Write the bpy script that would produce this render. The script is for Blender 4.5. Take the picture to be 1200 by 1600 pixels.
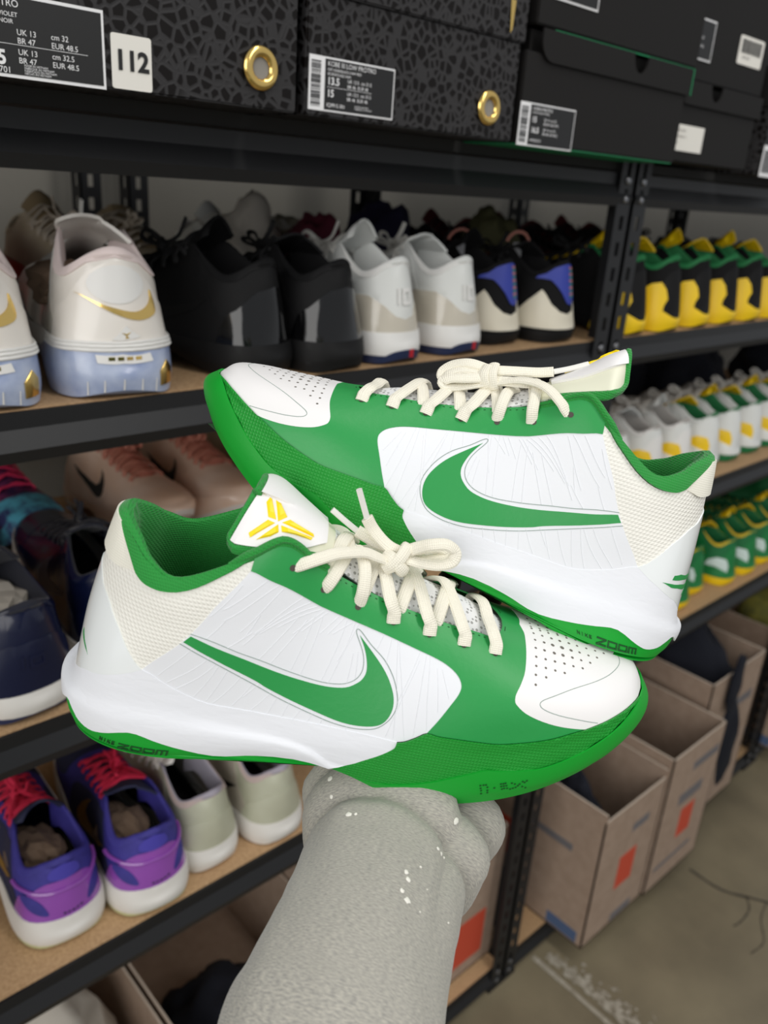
import bpy, bmesh, math, random
import numpy as np
from mathutils import Matrix, Vector, geometry, noise
random.seed(7)
for o in list(bpy.data.objects): bpy.data.objects.remove(o)
SC = bpy.context.scene
COL = SC.collection
H = 1.66                       # camera height above the floor; all world z below are written relative to it

# ------------------------------------------------------------------ camera, world, lights, exposure
cam_d = bpy.data.cameras.new('camera'); cam = bpy.data.objects.new('camera', cam_d); COL.objects.link(cam)
CR = ((0.737971, -0.202075, 0.643867), (-0.671306, -0.317246, 0.669853), (0.068904, -0.926564, -0.369773))
cam.matrix_world = Matrix([(CR[0][0], -CR[0][1], -CR[0][2], 0), (CR[1][0], -CR[1][1], -CR[1][2], 0), (CR[2][0], -CR[2][1], -CR[2][2], H), (0, 0, 0, 1)])
cam_d.sensor_fit = 'VERTICAL'; cam_d.sensor_height = 36; cam_d.lens = 1300/1600*36
cam_d.clip_start = 0.02
cam_d.dof.use_dof = True; cam_d.dof.focus_distance = 0.47; cam_d.dof.aperture_fstop = 8.0
SC.camera = cam
w = bpy.data.worlds.new('world'); SC.world = w; w.use_nodes = True
bg = w.node_tree.nodes['Background']; bg.inputs[0].default_value = (0.93, 0.96, 1.0, 1); bg.inputs[1].default_value = 0.46
def area_light(name, loc, target, sx, sy, power, col):
    l = bpy.data.lights.new(name, 'AREA'); l.shape = 'RECTANGLE'; l.size = sx; l.size_y = sy; l.energy = power; l.color = col
    o = bpy.data.objects.new(name, l); COL.objects.link(o); o.location = loc
    o.rotation_euler = (Vector(target)-Vector(loc)).to_track_quat('-Z', 'Y').to_euler()
    return o
area_light('daylight_from_open_gate', (-3.2, -1.25, 2.5), (0.8, 0.7, 1.0), 3.4, 2.6, 84, (1.0, 0.98, 0.95))
area_light('ceiling_strip_lamp', (0.9, -0.9, 3.3), (0.9, 0.2, 0.6), 0.35, 3.0, 30, (1.0, 0.97, 0.92))
SC.view_settings.view_transform = 'Standard'; SC.view_settings.look = 'None'; SC.view_settings.gamma = 1; SC.view_settings.use_curve_mapping = False
SC.view_settings.exposure = 0.10

# ------------------------------------------------------------------ helpers
def lin(h):
    h = h.lstrip('#'); c = [int(h[i:i+2], 16)/255 for i in (0, 2, 4)]
    return tuple((x/12.92 if x <= .04045 else ((x+.055)/1.055)**2.4) for x in c)+(1,)
MATS = {}
def mat(name, col, rough=.6, metal=0, coat=0, bump=None, var=None, spec=.5, trans=0, sheen=0):
    """bump=(kind, pitch in metres, strength); var=(colour2, noise scale, detail, contrast)"""
    if name in MATS: return MATS[name]
    m = bpy.data.materials.new(name); m.use_nodes = True; nt = m.node_tree; b = nt.nodes['Principled BSDF']
    b.inputs['Base Color'].default_value = lin(col); b.inputs['Roughness'].default_value = rough; b.inputs['Metallic'].default_value = metal
    b.inputs['Coat Weight'].default_value = coat; b.inputs['Specular IOR Level'].default_value = spec
    if coat: b.inputs['Coat Roughness'].default_value = .08
    if trans: b.inputs['Transmission Weight'].default_value = trans
    if sheen: b.inputs['Sheen Weight'].default_value = sheen
    N = nt.nodes.new; L = nt.links.new
    tc = N('ShaderNodeTexCoord'); src = tc.outputs['Object']
    def math_(op, a, bb=None):
        n = N('ShaderNodeMath'); n.operation = op
        for i, x in enumerate((a, bb)):
            if x is None: continue
            if isinstance(x, (int, float)): n.inputs[i].default_value = x
            else: L(x, n.inputs[i])
        return n.outputs[0]
    def noise_(scale, detail=3, vec=None, rough_=.55):
        n = N('ShaderNodeTexNoise'); n.inputs['Scale'].default_value = scale; n.inputs['Detail'].default_value = detail; n.inputs['Roughness'].default_value = rough_
        L(vec or src, n.inputs['Vector']); return n.outputs['Fac']
    if var:
        c2, sc, det, con = var
        f = noise_(sc, det)
        r = N('ShaderNodeValToRGB'); r.color_ramp.elements[0].position = .5-con; r.color_ramp.elements[1].position = .5+con
        r.color_ramp.elements[0].color = lin(col); r.color_ramp.elements[1].color = lin(c2)
        L(f, r.inputs[0]); L(r.outputs[0], b.inputs['Base Color'])
    if bump:
        kind, p, st = bump; k = 2*math.pi/p
        sep = N('ShaderNodeSeparateXYZ')
        if kind == 'braid':
            L(tc.outputs['UV'], sep.inputs[0]); u, v = sep.outputs[0], sep.outputs[1]
            a = math_('SINE', math_('MULTIPLY', math_('ADD', u, v), k)); c = math_('SINE', math_('MULTIPLY', math_('SUBTRACT', u, v), k))
            h = math_('MULTIPLY', a, c)
        elif kind in ('weave', 'grid'):
            L(src, sep.inputs[0]); x, z = sep.outputs[0], sep.outputs[2]
            if kind == 'weave':
                row = math_('SINE', math_('MULTIPLY', z, k)); a = math_('SINE', math_('MULTIPLY', math_('ADD', x, math_('MULTIPLY', z, .5)), k)); h = math_('MULTIPLY', math_('ADD', row, 1), math_('ADD', a, 1))
            else:
                a = math_('ABSOLUTE', math_('SINE', math_('MULTIPLY', x, k/2))); c = math_('ABSOLUTE', math_('SINE', math_('MULTIPLY', z, k/2))); h = math_('MINIMUM', a, c)
        elif kind == 'holes':
            vo = N('ShaderNodeTexVoronoi'); vo.inputs['Scale'].default_value = 1/p; vo.inputs['Randomness'].default_value = .25; L(src, vo.inputs['Vector'])
            h = math_('MULTIPLY', math_('GREATER_THAN', vo.outputs['Distance'], .33), 1.0)
            r = N('ShaderNodeMixRGB'); r.inputs[1].default_value = lin('#a5a5a2'); r.inputs[2].default_value = lin(col); L(h, r.inputs[0]); L(r.outputs[0], b.inputs['Base Color'])
        elif kind == 'cells':
            vo = N('ShaderNodeTexVoronoi'); vo.feature = 'DISTANCE_TO_EDGE'; vo.inputs['Scale'].default_value = 1/p; L(src, vo.inputs['Vector'])
            h = math_('MINIMUM', math_('MULTIPLY', vo.outputs['Distance'], 4), .6)
            r = N('ShaderNodeValToRGB'); r.color_ramp.elements[0].position = .11; r.color_ramp.elements[1].position = .18
            r.color_ramp.elements[0].color = lin('#333233'); r.color_ramp.elements[1].color = lin(col)
            L(vo.outputs['Distance'], r.inputs[0]); L(r.outputs[0], b.inputs['Base Color'])
        elif kind == 'wrinkle':
            mp = N('ShaderNodeMapping'); mp.inputs['Scale'].default_value = (1, 1, 2.6); L(src, mp.inputs[0])
            f = noise_(1/p, 2, mp.outputs[0]); h = math_('ABSOLUTE', math_('SUBTRACT', f, .5))
        else:
            h = noise_(1/p, 4)
        bn = N('ShaderNodeBump'); bn.inputs['Strength'].default_value = st; bn.inputs['Distance'].default_value = .001
        L(h, bn.inputs['Height']); L(bn.outputs[0], b.inputs['Normal'])
    MATS[name] = m
    return m
def link(name, me, parent=None):
    o = bpy.data.objects.new(name, me); COL.objects.link(o)
    if parent is not None: o.parent = parent
    return o
def mesh(name, V, F, m, smooth=True, ang=35, uv=None):
    me = bpy.data.meshes.new(name); me.from_pydata([tuple(v) for v in V], [], F)
    if m: me.materials.append(m)
    if smooth:
        me.polygons.foreach_set('use_smooth', [True]*len(me.polygons)); me.set_sharp_from_angle(angle=math.radians(ang))
    if uv is not None:
        ul = me.uv_layers.new(name='UVMap')
        for lp in me.loops: ul.data[lp.index].uv = uv[lp.vertex_index]
    me.update()
    return me
def obj(name, V, F, m, parent=None, **k): return link(name, mesh(name, V, F, m, **k), parent)
def tag(o, label=None, cat=None, group=None, kind=None):
    if label: o['label'] = label
    if cat: o['category'] = cat
    if group: o['group'] = group
    if kind: o['kind'] = kind
    return o
def empty(name, loc, rz=0, label=None, cat=None, group=None):
    o = bpy.data.objects.new(name, None); COL.objects.link(o); o.empty_display_size = .05
    o.location = loc; o.rotation_euler = (0, 0, rz)
    return tag(o, label, cat, group)
def boxgeo(x0, x1, y0, y1, z0, z1):
    V = [(x, y, z) for z in (z0, z1) for y in (y0, y1) for x in (x0, x1)]
    return V, [(0, 2, 3, 1), (4, 5, 7, 6), (0, 1, 5, 4), (2, 6, 7, 3), (0, 4, 6, 2), (1, 3, 7, 5)]
class MB:
    def __init__(s): s.V = []; s.F = []
    def add(s, V, F):
        n = len(s.V); s.V += [tuple(v) for v in V]; s.F += [tuple(i+n for i in f) for f in F]; return s
    def box(s, *a): return s.add(*boxgeo(*a))
    def build(s, name, m, parent=None, bevel=0, **k):
        o = obj(name, s.V, s.F, m, parent, **k)
        if bevel:
            bm = bmesh.new(); bm.from_mesh(o.data)
            bmesh.ops.bevel(bm, geom=[e for e in bm.edges], offset=bevel, segments=2, affect='EDGES', clamp_overlap=True)
            bm.to_mesh(o.data); bm.free()
            o.data.polygons.foreach_set('use_smooth', [True]*len(o.data.polygons)); o.data.set_sharp_from_angle(angle=math.radians(50))
        return o
def catmull(P, n=6, closed=False):
    P = [np.array(p, float) for p in P]; out = []
    N = len(P); rng = range(N if closed else N-1)
    g = lambda i: P[i % N] if closed else (P[i] if 0 <= i < N else (2*P[0]-P[1] if i < 0 else 2*P[-1]-P[-2]))
    for i in rng:
        p0, p1, p2, p3 = g(i-1), g(i), g(i+1), g(i+2)
        for k in range(n):
            t = k/n; out.append(.5*((2*p1)+(-p0+p2)*t+(2*p0-5*p1+4*p2-p3)*t*t+(-p0+3*p1-3*p2+p3)*t**3))
    if not closed: out.append(P[-1])
    return out
def sweep(path, ra, rb, up, seg=10, closed=False, taper=None):
    """oval tube along path; rb is the half thickness along 'up' (vector or list), ra the half width"""
    P = [np.array(p, float) for p in path]; N = len(P); V = []; F = []; UV = []; L = 0
    for i in range(N):
        a = P[i-1] if (i or closed) else P[i]; b = P[(i+1) % N] if (i < N-1 or closed) else P[i]
        t = b-a; t /= np.linalg.norm(t)+1e-12
        u = np.array(up[i] if isinstance(up, list) else up, float); u = u-t*(u@t); u /= np.linalg.norm(u)+1e-12
        s = np.cross(t, u); f = taper(i/(N-1)) if taper else 1
        if i: L += np.linalg.norm(P[i]-P[i-1])
        for k in range(seg):
            q = 2*math.pi*k/seg; V.append(P[i]+f*(s*math.cos(q)*ra+u*math.sin(q)*rb)); UV.append((L, q/(2*math.pi)*2*math.pi*(ra+rb)/2))
    for i in range(N if closed else N-1):
        for k in range(seg):
            j = (i+1) % N; F.append((i*seg+k, i*seg+(k+1) % seg, j*seg+(k+1) % seg, j*seg+k))
    if not closed: F.append(tuple(range(seg))[::-1]); F.append(tuple((N-1)*seg+k for k in range(seg)))
    return V, F, UV
def text_mesh(s, size=1, ext=0, bold=0):
    c = bpy.data.curves.new('t', 'FONT'); c.body = s; c.size = size; c.extrude = ext; c.resolution_u = 3; c.offset = bold
    o = bpy.data.objects.new('t', c); COL.objects.link(o)
    dg = bpy.context.evaluated_depsgraph_get(); me = bpy.data.meshes.new_from_object(o.evaluated_get(dg))
    V = [tuple(v.co) for v in me.vertices]; F = [tuple(p.vertices) for p in me.polygons]
    bpy.data.objects.remove(o); bpy.data.curves.remove(c); bpy.data.meshes.remove(me)
    return V, F

# ------------------------------------------------------------------ the sneaker surface (mm): six rails heel->toe, S(u,k)
CP=np.array([
 # k0 outsole bottom edge
 [(6,0,4),(9.5,17,1.5),(17.5,29.5,-2),(33,38.5,-2.5),(55,42,-2),(80,42.5,1.5),(105,43.5,10.5),(130,46,14.5),(155,48.5,10.5),(180,50.5,3),(205,52,3),(230,51.5,8.5),(255,49,19),(279,41,31.5),(295,30,41),(307,15,48),(311,0,50)],
 # k1 sole wall
 [(3.5,0,16),(7,17,15.5),(15,30,15),(32,40,14.5),(55,43.5,14.5),(80,44.5,16.5),(105,45.5,20),(130,47.5,22.5),(155,50.5,22.5),(180,53,22.5),(205,54.5,24),(230,54,29),(255,51.5,36),(280,44,46.5),(298,32,55),(310.5,16,59),(315,0,60)],
 # k2 upper base
 [(7.5,0,26),(10.5,17,30),(19,29.5,37),(33,37.5,44.5),(54,40,46),(80,41.5,38.5),(105,43,37),(130,45.5,37),(155,49,38),(180,52.5,42.5),(205,53,48.5),(230,51.5,50.5),(255,49.5,55),(280,42.5,62),(296.5,30,67.5),(306,15,68),(309.5,0,68)],
 # k3 mid upper
 [(11,0,64),(14,12,65),(22,23,69),(35,32,72),(55,38,72),(80,38,75),(105,36,79),(130,34.5,77),(155,36.5,74.5),(180,40.5,72.5),(205,43,71),(230,44,70.5),(253,41.5,71.5),(275,34,74.5),(290,23,76.5),(299,12,77),(302,0,77)],
 # k4 rim / eyestay edge / toe shoulder
 [(20.5,0,114),(23,9,113),(31,18,108),(40,26,101),(54,31,97),(77,29.5,109),(101,25,126),(125,20.5,112),(150,20,102.5),(178,20.5,95),(205,21,90),(228,22,84.5),(250,20,82.5),(269,15,81.5),(282,9,81),(289.5,4,80.3),(292,0,80)],
 # k5 centre
 [(26,0,116),(27,0,116),(33,0,112),(42,0,105),(56,0,101),(79,0,113),(103,0,130),(127,0,116),(151,0,107),(179,0,99),(207,0,92.5),(230,0,87.5),(252,0,85),(270,0,83),(283,0,81.5),(290,0,80.5),(292,0,80)],
],float)
def cr(p0,p1,p2,p3,t):
    return .5*((2*p1)+(-p0+p2)*t+(2*p0-5*p1+4*p2-p3)*t*t+(-p0+3*p1-3*p2+p3)*t**3)
def ring(k,u):
    c=CP[k]; m=np.array([1,-1,1.])
    e=np.vstack([c[2]*m,c[1]*m,c,c[-2]*m,c[-3]*m])
    i=np.clip(np.floor(u).astype(int),0,15); t=(u-i)[...,None]
    return cr(e[i+1],e[i+2],e[i+3],e[i+4],t)
def S(u,k):
    """u,k arrays -> (...,3) in mm (x, w, z)"""
    u=np.asarray(u,float);k=np.asarray(k,float)
    R=np.stack([ring(q,u) for q in range(6)])       # 6,...,3
    g0=2*R[0]-R[1]; g1=2*R[5]-R[4]
    E=np.concatenate([g0[None],R,g1[None]])
    i=np.clip(np.floor(k).astype(int),0,4); t=(k-i)[...,None]
    idx=np.indices(i.shape) if i.ndim else ()
    G=lambda o:E[(i+o,)+tuple(idx)]
    return cr(G(0),G(1),G(2),G(3),t)

_S0=S
def S(u,k,var='L',side=1):
    p=_S0(u,k); t=np.clip((p[...,0]-205)/105,0,1.2)**1.6
    low=np.clip((2.6-k)/2.0,0,1)
    if var=='L': dx=3.0;dz=-1.5
    else: dx=-4.0;dz=4.5
    q=p.copy(); q[...,0]+=dx*t; q[...,2]+=dz*t*low
    if side<0: q[...,1]*=1-.07*np.clip((p[...,0]-150)/60,0,1)
    return q
TC={'U':np.array([(231,84,17,4),(200,96,19,7),(178,101.5,20,8),(153,108.5,20,8),(132,117.5,21,7),(117,128.5,23,9),(103,140,26,14),(94,149,27,19),(86,155,24,20)],float),
    'L':np.array([(231,84,17,4),(200,96,19,7),(178,101.5,20,8),(153,108.5,20,8),(132,117.5,21,7),(118,125,24,8),(105,130,28,9),(95,133.5,29,10),(83,137,28,10)],float)}
def T(a,b,var):
    c=TC[var]; n=len(c)-1
    a=np.asarray(a,float);b=np.asarray(b,float)
    e=np.vstack([2*c[0]-c[1],c,2*c[-1]-c[-2]])
    t=np.clip(a,0,1)*n; i=np.clip(np.floor(t).astype(int),0,n-1); f=(t-i)[...,None]
    q=cr(e[i],e[i+1],e[i+2],e[i+3],f)
    sh=np.clip((a-.62)/.38,0,1)
    # rounded tip: narrow towards a=1
    hw=q[...,2]*np.sqrt(np.clip(1-np.clip((a-.86)/.16,0,1)**2.5,0,1))
    z=q[...,1]-q[...,3]*b*b
    x=q[...,0]-sh*3*b*b
    w=hw*b
    lim=np.interp(q[...,0],[60,77,90,101,125,150],[27,27,25.5,23,18.5,18.5])
    if var=='L':
        w=np.where(b>0,b*np.minimum(hw+5*sh,lim),hw*b+5*sh*(1+b)); x=x-6*b*sh; z=z-10*b*sh
    else: w=b*np.minimum(hw,lim+2)
    return np.stack([x,w,z],-1)

UF, UT = 10.46, 10.76          # where the throat ends
def norm(u, k, var, side):
    e = .02; u = np.asarray(u, float); k = np.asarray(k, float)
    du = S(u+e, k, var, side)-S(u-e, k, var, side); ka = np.clip(k+e, 0, 5); kb = np.clip(k-e, 0, 5)
    dk = S(u, ka, var, side)-S(u, kb, var, side)
    n = np.cross(dk, du); n[..., 1] *= np.where((u < .01) | (u > 15.99) | (k > 4.99), 0, 1)
    l = np.linalg.norm(n, axis=-1, keepdims=True); n = n/np.where(l < 1e-6, 1, l)
    c = np.stack([np.zeros_like(u), np.ones_like(u)*.8, np.ones_like(u)*.1], -1)     # outward check
    flip = np.where((n*np.stack([(u-8)*.02, np.ones_like(u), (k-1.5)*.12], -1)).sum(-1) < 0, -1, 1)[..., None]
    return n*flip
def pos(u, k, off, foot, side, var=None):
    """u,k arrays on one side (side=+1 lateral, -1 medial) -> metres in the shoe's own frame (x heel->toe, z up)"""
    var = var or ('L' if foot == 'R' else 'U')
    p = S(u, k, var, side)+norm(u, k, var, side)*np.asarray(off)[..., None]
    y = p[..., 1]*side*(-1 if foot == 'R' else 1)
    return np.stack([p[..., 0], y, p[..., 2]], -1)/1000
def inpoly(P, poly):
    x, y = P[:, 0], P[:, 1]; r = np.zeros(len(P), bool); n = len(poly)
    for i in range(n):
        x1, y1 = poly[i]; x2, y2 = poly[(i+1) % n]
        c = ((y1 > y) != (y2 > y)) & (x < (x2-x1)*(y-y1)/((y2-y1) if y2 != y1 else 1e-12)+x1); r ^= c
    return r
def sm(pts, n=3): return [tuple(p) for p in catmull(pts, n)]
# contours on (u,k), measured once and used for both shoes of the pair
mid_out = [(0, .62), (.9, .66), (1.66, 1.02), (1.99, .89), (2.25, .68), (2.59, .6), (2.93, .71), (3.52, .97), (4.03, .88), (4.69, .63), (5.51, .25), (6.12, .2), (7.2, .17), (7.62, .17)]
band_bot = [(7.62, .17), (7.9, .06), (8.23, .08), (8.71, .32), (9.27, .6), (9.73, .83), (10.08, 1.0), (10.5, 1.15), (10.72, 1.22), (11.01, 1.17), (11.47, 1.14), (11.86, 1.13), (12.22, 1.21), (12.59, 1.34), (12.94, 1.55), (13.41, 1.78), (13.95, 2.0), (14.45, 2.14)]
mid_top = [(3.61, 2.1), (3.8, 2.05), (4.15, 1.94), (4.75, 1.92), (5.45, 1.98), (6.48, 2.01), (7.62, 2.03), (8.27, 2.0), (8.79, 1.92)]
clip_bot = [(0, 1.9), (.9, 1.95), (1.82, 1.98), (2.24, 1.94), (2.69, 1.92), (3.11, 1.96), (3.41, 2.03), (3.61, 2.1)]
clip_mesh = [(3.61, 2.1), (3.4, 2.24), (3.05, 2.57), (2.71, 2.85), (2.1, 3.13), (1.38, 3.27), (.9, 3.36), (0, 3.42)]
band_rear = [(7.62, .17), (8.1, .89), (8.38, 1.29), (8.65, 1.62), (8.77, 1.77), (8.79, 1.92)]
band_top = [(8.79, 1.92), (8.94, 1.95), (9.14, 2.04), (9.33, 2.12), (9.6, 2.04), (10.03, 1.96), (10.43, 1.92), (10.84, 1.9), (11.35, 1.94), (11.83, 2.0), (12.24, 2.08), (12.52, 2.11), (12.79, 2.15), (13.24, 2.19), (13.73, 2.17), (14.45, 2.16)]
pad_bot = [(0, 3.58), (.87, 3.57), (1.43, 3.56), (1.92, 3.57), (2.72, 3.71)]
pad_green = [(2.72, 3.71), (2.41, 3.77), (1.85, 3.85), (1.33, 3.95), (1.1, 4.02)]
collar_low = [(2.72, 3.71), (3.12, 3.67), (3.52, 3.71), (3.89, 3.76), (4.46, 3.79), (4.93, 3.86), (5.3, 3.9), (5.56, 3.93)]
q_rear = [(3.61, 2.1), (3.92, 2.44), (4.19, 2.75), (4.44, 3.04), (4.65, 3.26), (4.83, 3.43), (5.11, 3.6), (5.42, 3.75)]
q_top = [(5.42, 3.75), (5.76, 3.57), (6.1, 3.49), (6.6, 3.45), (7.35, 3.43), (8.2, 3.41), (8.9, 3.37), (9.3, 3.33), (9.55, 3.27), (9.74, 3.17), (9.83, 3.03), (9.8, 2.86), (9.67, 2.63), (9.51, 2.37), (9.33, 2.12)]
cap_edge = [(11.22, 5.0), (11.29, 4.8), (11.33, 4.58), (11.32, 4.02), (11.23, 3.6), (11.1, 3.33), (10.97, 3.1), (10.95, 2.95), (11.01, 2.85), (11.2, 2.7), (11.5, 2.55), (11.87, 2.39), (12.29, 2.21), (12.52, 2.11)]
swoosh_a = [(7.69, 3.27), (7.79, 3.14), (7.86, 3.0), (7.9, 2.84), (7.85, 2.73), (7.73, 2.65), (7.56, 2.585), (7.31, 2.55), (7.05, 2.54), (6.72, 2.55), (6.3, 2.58), (5.8, 2.645), (5.08, 2.79), (4.76, 2.87), (4.43, 2.985)]
swoosh_b = [(4.31, 2.87), (4.64, 2.74), (5.12, 2.61), (5.8, 2.45), (6.05, 2.385), (6.56, 2.29), (7.08, 2.21), (7.46, 2.16), (7.72, 2.14), (7.98, 2.14), (8.22, 2.16), (8.4, 2.21), (8.51, 2.31), (8.56, 2.45), (8.54, 2.58), (8.47, 2.7), (8.34, 2.84), (8.16, 2.98), (7.91, 3.14), (7.69, 3.27)]
line_a = [(4.42, 3.03), (5.06, 2.86), (5.46, 2.765), (6.1, 2.66), (6.61, 2.605), (7.07, 2.58), (7.42, 2.605), (7.63, 2.66), (7.76, 2.74), (7.82, 2.85), (7.8, 3.0), (7.73, 3.13), (7.62, 3.28), (7.64, 3.34), (7.73, 3.32), (7.93, 3.2), (8.22, 3.06), (8.44, 2.87), (8.57, 2.69), (8.63, 2.53), (8.6, 2.38), (8.49, 2.24), (8.3, 2.13), (8.0, 2.09), (7.7, 2.09), (7.4, 2.11), (7.05, 2.16), (6.5, 2.25), (6.0, 2.35), (5.1, 2.57), (4.6, 2.7), (4.25, 2.83)]
seam = [(16, 4.2), (15.3, 3.78), (14.7, 3.55), (13.83, 3.39), (13.1, 3.33), (12.36, 3.25), (11.77, 3.09), (11.54, 2.99), (11.52, 2.88), (11.69, 2.76), (12.27, 2.5), (12.79, 2.2)]
rim = [(0, 4.0), (5.2, 4.0), (5.56, 3.95), (5.95, 3.98), (6.5, 3.93), (7, 3.98), (8.35, 3.97), (9.6, 4.0), (10.3, 4.07), (10.46, 4.12), (10.68, 4.4), (10.76, 4.7), (10.76, 5.0)]
eyelets = [(6.19, 3.69), (6.88, 3.65), (7.64, 3.64), (8.37, 3.64), (9.09, 3.67), (9.8, 3.69), (10.51, 3.75)]
dots = [(11.53, 4.96), (11.57, 4.77), (11.59, 4.50), (11.58, 4.20), (11.56, 3.94), (11.52, 3.72), (11.47, 3.53), (11.43, 3.33), (11.76, 4.96), (11.80, 4.75), (11.83, 4.47), (11.81, 4.17), (11.80, 3.91), (11.76, 3.70), (11.72, 3.50), (11.99, 4.95), (12.06, 4.73), (12.07, 4.43), (12.08, 4.13), (12.05, 3.88), (12.00, 3.66), (12.27, 4.97), (12.31, 4.70), (12.35, 4.39), (12.33, 4.09), (12.31, 3.84), (12.24, 3.61), (12.55, 4.95), (12.60, 4.68), (12.63, 4.32), (12.61, 4.03), (12.55, 3.77), (12.86, 4.97), (12.88, 4.62), (12.92, 4.26), (12.88, 3.94), (12.81, 3.70), (13.18, 4.97), (13.24, 4.55), (13.25, 4.13), (13.18, 3.84), (13.65, 4.43), (13.61, 4.00), (14.14, 4.23)]
RIM = lambda u: np.interp(u, [p[0] for p in rim[:-2]], [p[1] for p in rim[:-2]])
SM = sm
HERO_REG = [
 ('side_emblem', SM(swoosh_a)[:-1]+[(4.43, 2.985)]+SM(swoosh_b)),
 ('forefoot_band', SM(band_rear)+SM(band_top)[1:]+SM(band_bot)[::-1]),
 ('outsole', [(0, -.01)]+SM(mid_out)+SM(band_bot)[1:]+[(15, 2.16), (16, 2.16), (16, -.01)]),
 ('midsole', [(0, .6)]+SM(clip_bot)+SM(mid_top)[1:]+SM(band_rear)[::-1]+[(7.6, .1), (0, .1)]),
 ('heel_counter', [(0, 1.9)]+SM(clip_bot)+SM(clip_mesh)[1:]),
 ('heel_pad', SM(pad_bot)+SM(pad_green)[1:]+[(0, 4.05)]),
 ('collar_edge', [(1.1, 4.05)]+SM(pad_green)[::-1]+SM(collar_low)[1:]+[(5.56, 4.05)]),
 ('collar_mesh', [(0, 3.3)]+SM(clip_mesh)[::-1]+SM(q_rear)[1:]+[(5.56, 3.93), (5.56, 4.05), (0, 4.05)]),
 ('side_panel', SM(q_rear)+SM(q_top)[1:]+[(9.33, 1.8), (3.6, 1.8)]),
 ('toe_cap', SM(cap_edge)+[(12.6, 2.0), (16, 2.0), (16, 5.1), (11.22, 5.1)]),
 ('vamp', [(-1, -1), (17, -1), (17, 6), (-1, 6)])]
HERO_LINES = [SM(mid_out), SM(band_bot), SM(mid_top), SM(clip_bot), SM(clip_mesh), SM(band_rear), SM(band_top), SM(pad_bot), SM(pad_green), SM(collar_low), SM(q_rear), SM(q_top), SM(cap_edge), SM(swoosh_a)+SM(swoosh_b)[:-1]+[(7.69, 3.27)], [(14.45, 2.15), (15, 2.16), (16, 2.16)], [(0, .1), (7.6, .1)]]
DOMAIN = rim+[(16, 5), (16, 0), (0, 0)]
def cdt(lines, closed, su, sk, dom):
    """triangles over the (u,k) domain with every contour as an exact edge"""
    V = []; E = []
    def addline(pts, cl=False):
        base = len(V)
        for p in pts: V.append((float(p[0])*1.0, float(p[1])))
        for i in range(len(pts)-1): E.append((base+i, base+i+1))
        if cl: E.append((base+len(pts)-1, base))
    fine = []
    for i, p in enumerate(dom):
        q = dom[(i+1) % len(dom)]; n = max(1, int(max(abs(q[0]-p[0])/su, abs(q[1]-p[1])/sk)))
        fine += [(p[0]+(q[0]-p[0])*t/n, p[1]+(q[1]-p[1])*t/n) for t in range(n)]
    addline(fine, True)
    for l in lines: addline(l)
    for l in closed: addline(l, True)
    K = np.array(V)/np.array([su, sk])
    us = [p[0] for p in dom]; ks = [p[1] for p in dom]
    G = np.array([(u, k) for u in np.arange(min(us)+su/2, max(us), su) for k in np.arange(min(ks)+sk/2, max(ks), sk)])
    G = G[inpoly(G, dom)] if len(G) else G
    ok = np.array([((K-g/np.array([su, sk]))**2).sum(1).min() > .2 for g in G]) if len(G) else []
    for g in (G[np.array(ok, bool)] if len(G) else []): V.append((float(g[0]), float(g[1])))
    r = geometry.delaunay_2d_cdt([Vector(v) for v in V], E, [], 0, 1e-5)
    P = np.array([tuple(v) for v in r[0]]); T3 = np.array([f for f in r[2]])
    C = P[T3].mean(1); T3 = T3[inpoly(C, dom)]
    return P, T3
def classify(P, T3, regs):
    C = P[T3].mean(1); cl = np.full(len(C), -1)
    for i, (n, poly) in reversed(list(enumerate(regs))): cl[inpoly(C, poly)] = i
    return cl
def skin(P, tris, offs, foot, sides, var=None, depth=.9):
    """a patch of the surface with its own thickness: top skin + rim skirt; sides joined across the centre line"""
    VV = []; FF = []
    ids = np.unique(tris); mp = {int(a): i for i, a in enumerate(ids)}
    Q = P[ids]; t = [[mp[int(a)] for a in f] for f in tris]
    cnt = {}
    for f in t:
        for a, b in ((f[0], f[1]), (f[1], f[2]), (f[2], f[0])): cnt[(a, b)] = 1
    bd = [(a, b) for (a, b) in cnt if (b, a) not in cnt]
    def onseam(i): return Q[i][0] < .002 or Q[i][0] > 15.998 or Q[i][1] > 4.998
    bd = [(a, b) for a, b in bd if not (onseam(a) and onseam(b))]
    o = offs(Q) if callable(offs) else np.full(len(Q), float(offs))
    for side in sides:
        top = pos(Q[:, 0], Q[:, 1], o, foot, side, var); low = pos(Q[:, 0], Q[:, 1], o-depth, foot, side, var)
        n = len(VV); VV += list(top)
        flip = (foot == 'R') == (side > 0)
        e = []
        bi = {}
        for a, b in bd:
            for q in (a, b):
                if q not in bi: bi[q] = len(VV); VV.append(low[q])
        FF += [tuple(i+n for i in (f if not flip else f[::-1])) for f in t]
        for a, b in bd:
            f = (a+n, bi[a], bi[b], b+n); FF.append(f if not flip else f[::-1])
    VV = np.array(VV)
    return VV, FF
def weld(o, d=2e-5):
    bm = bmesh.new(); bm.from_mesh(o.data); bmesh.ops.remove_doubles(bm, verts=bm.verts, dist=d); bmesh.ops.recalc_face_normals(bm, faces=bm.faces); bm.to_mesh(o.data); bm.free()
    return o
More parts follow.
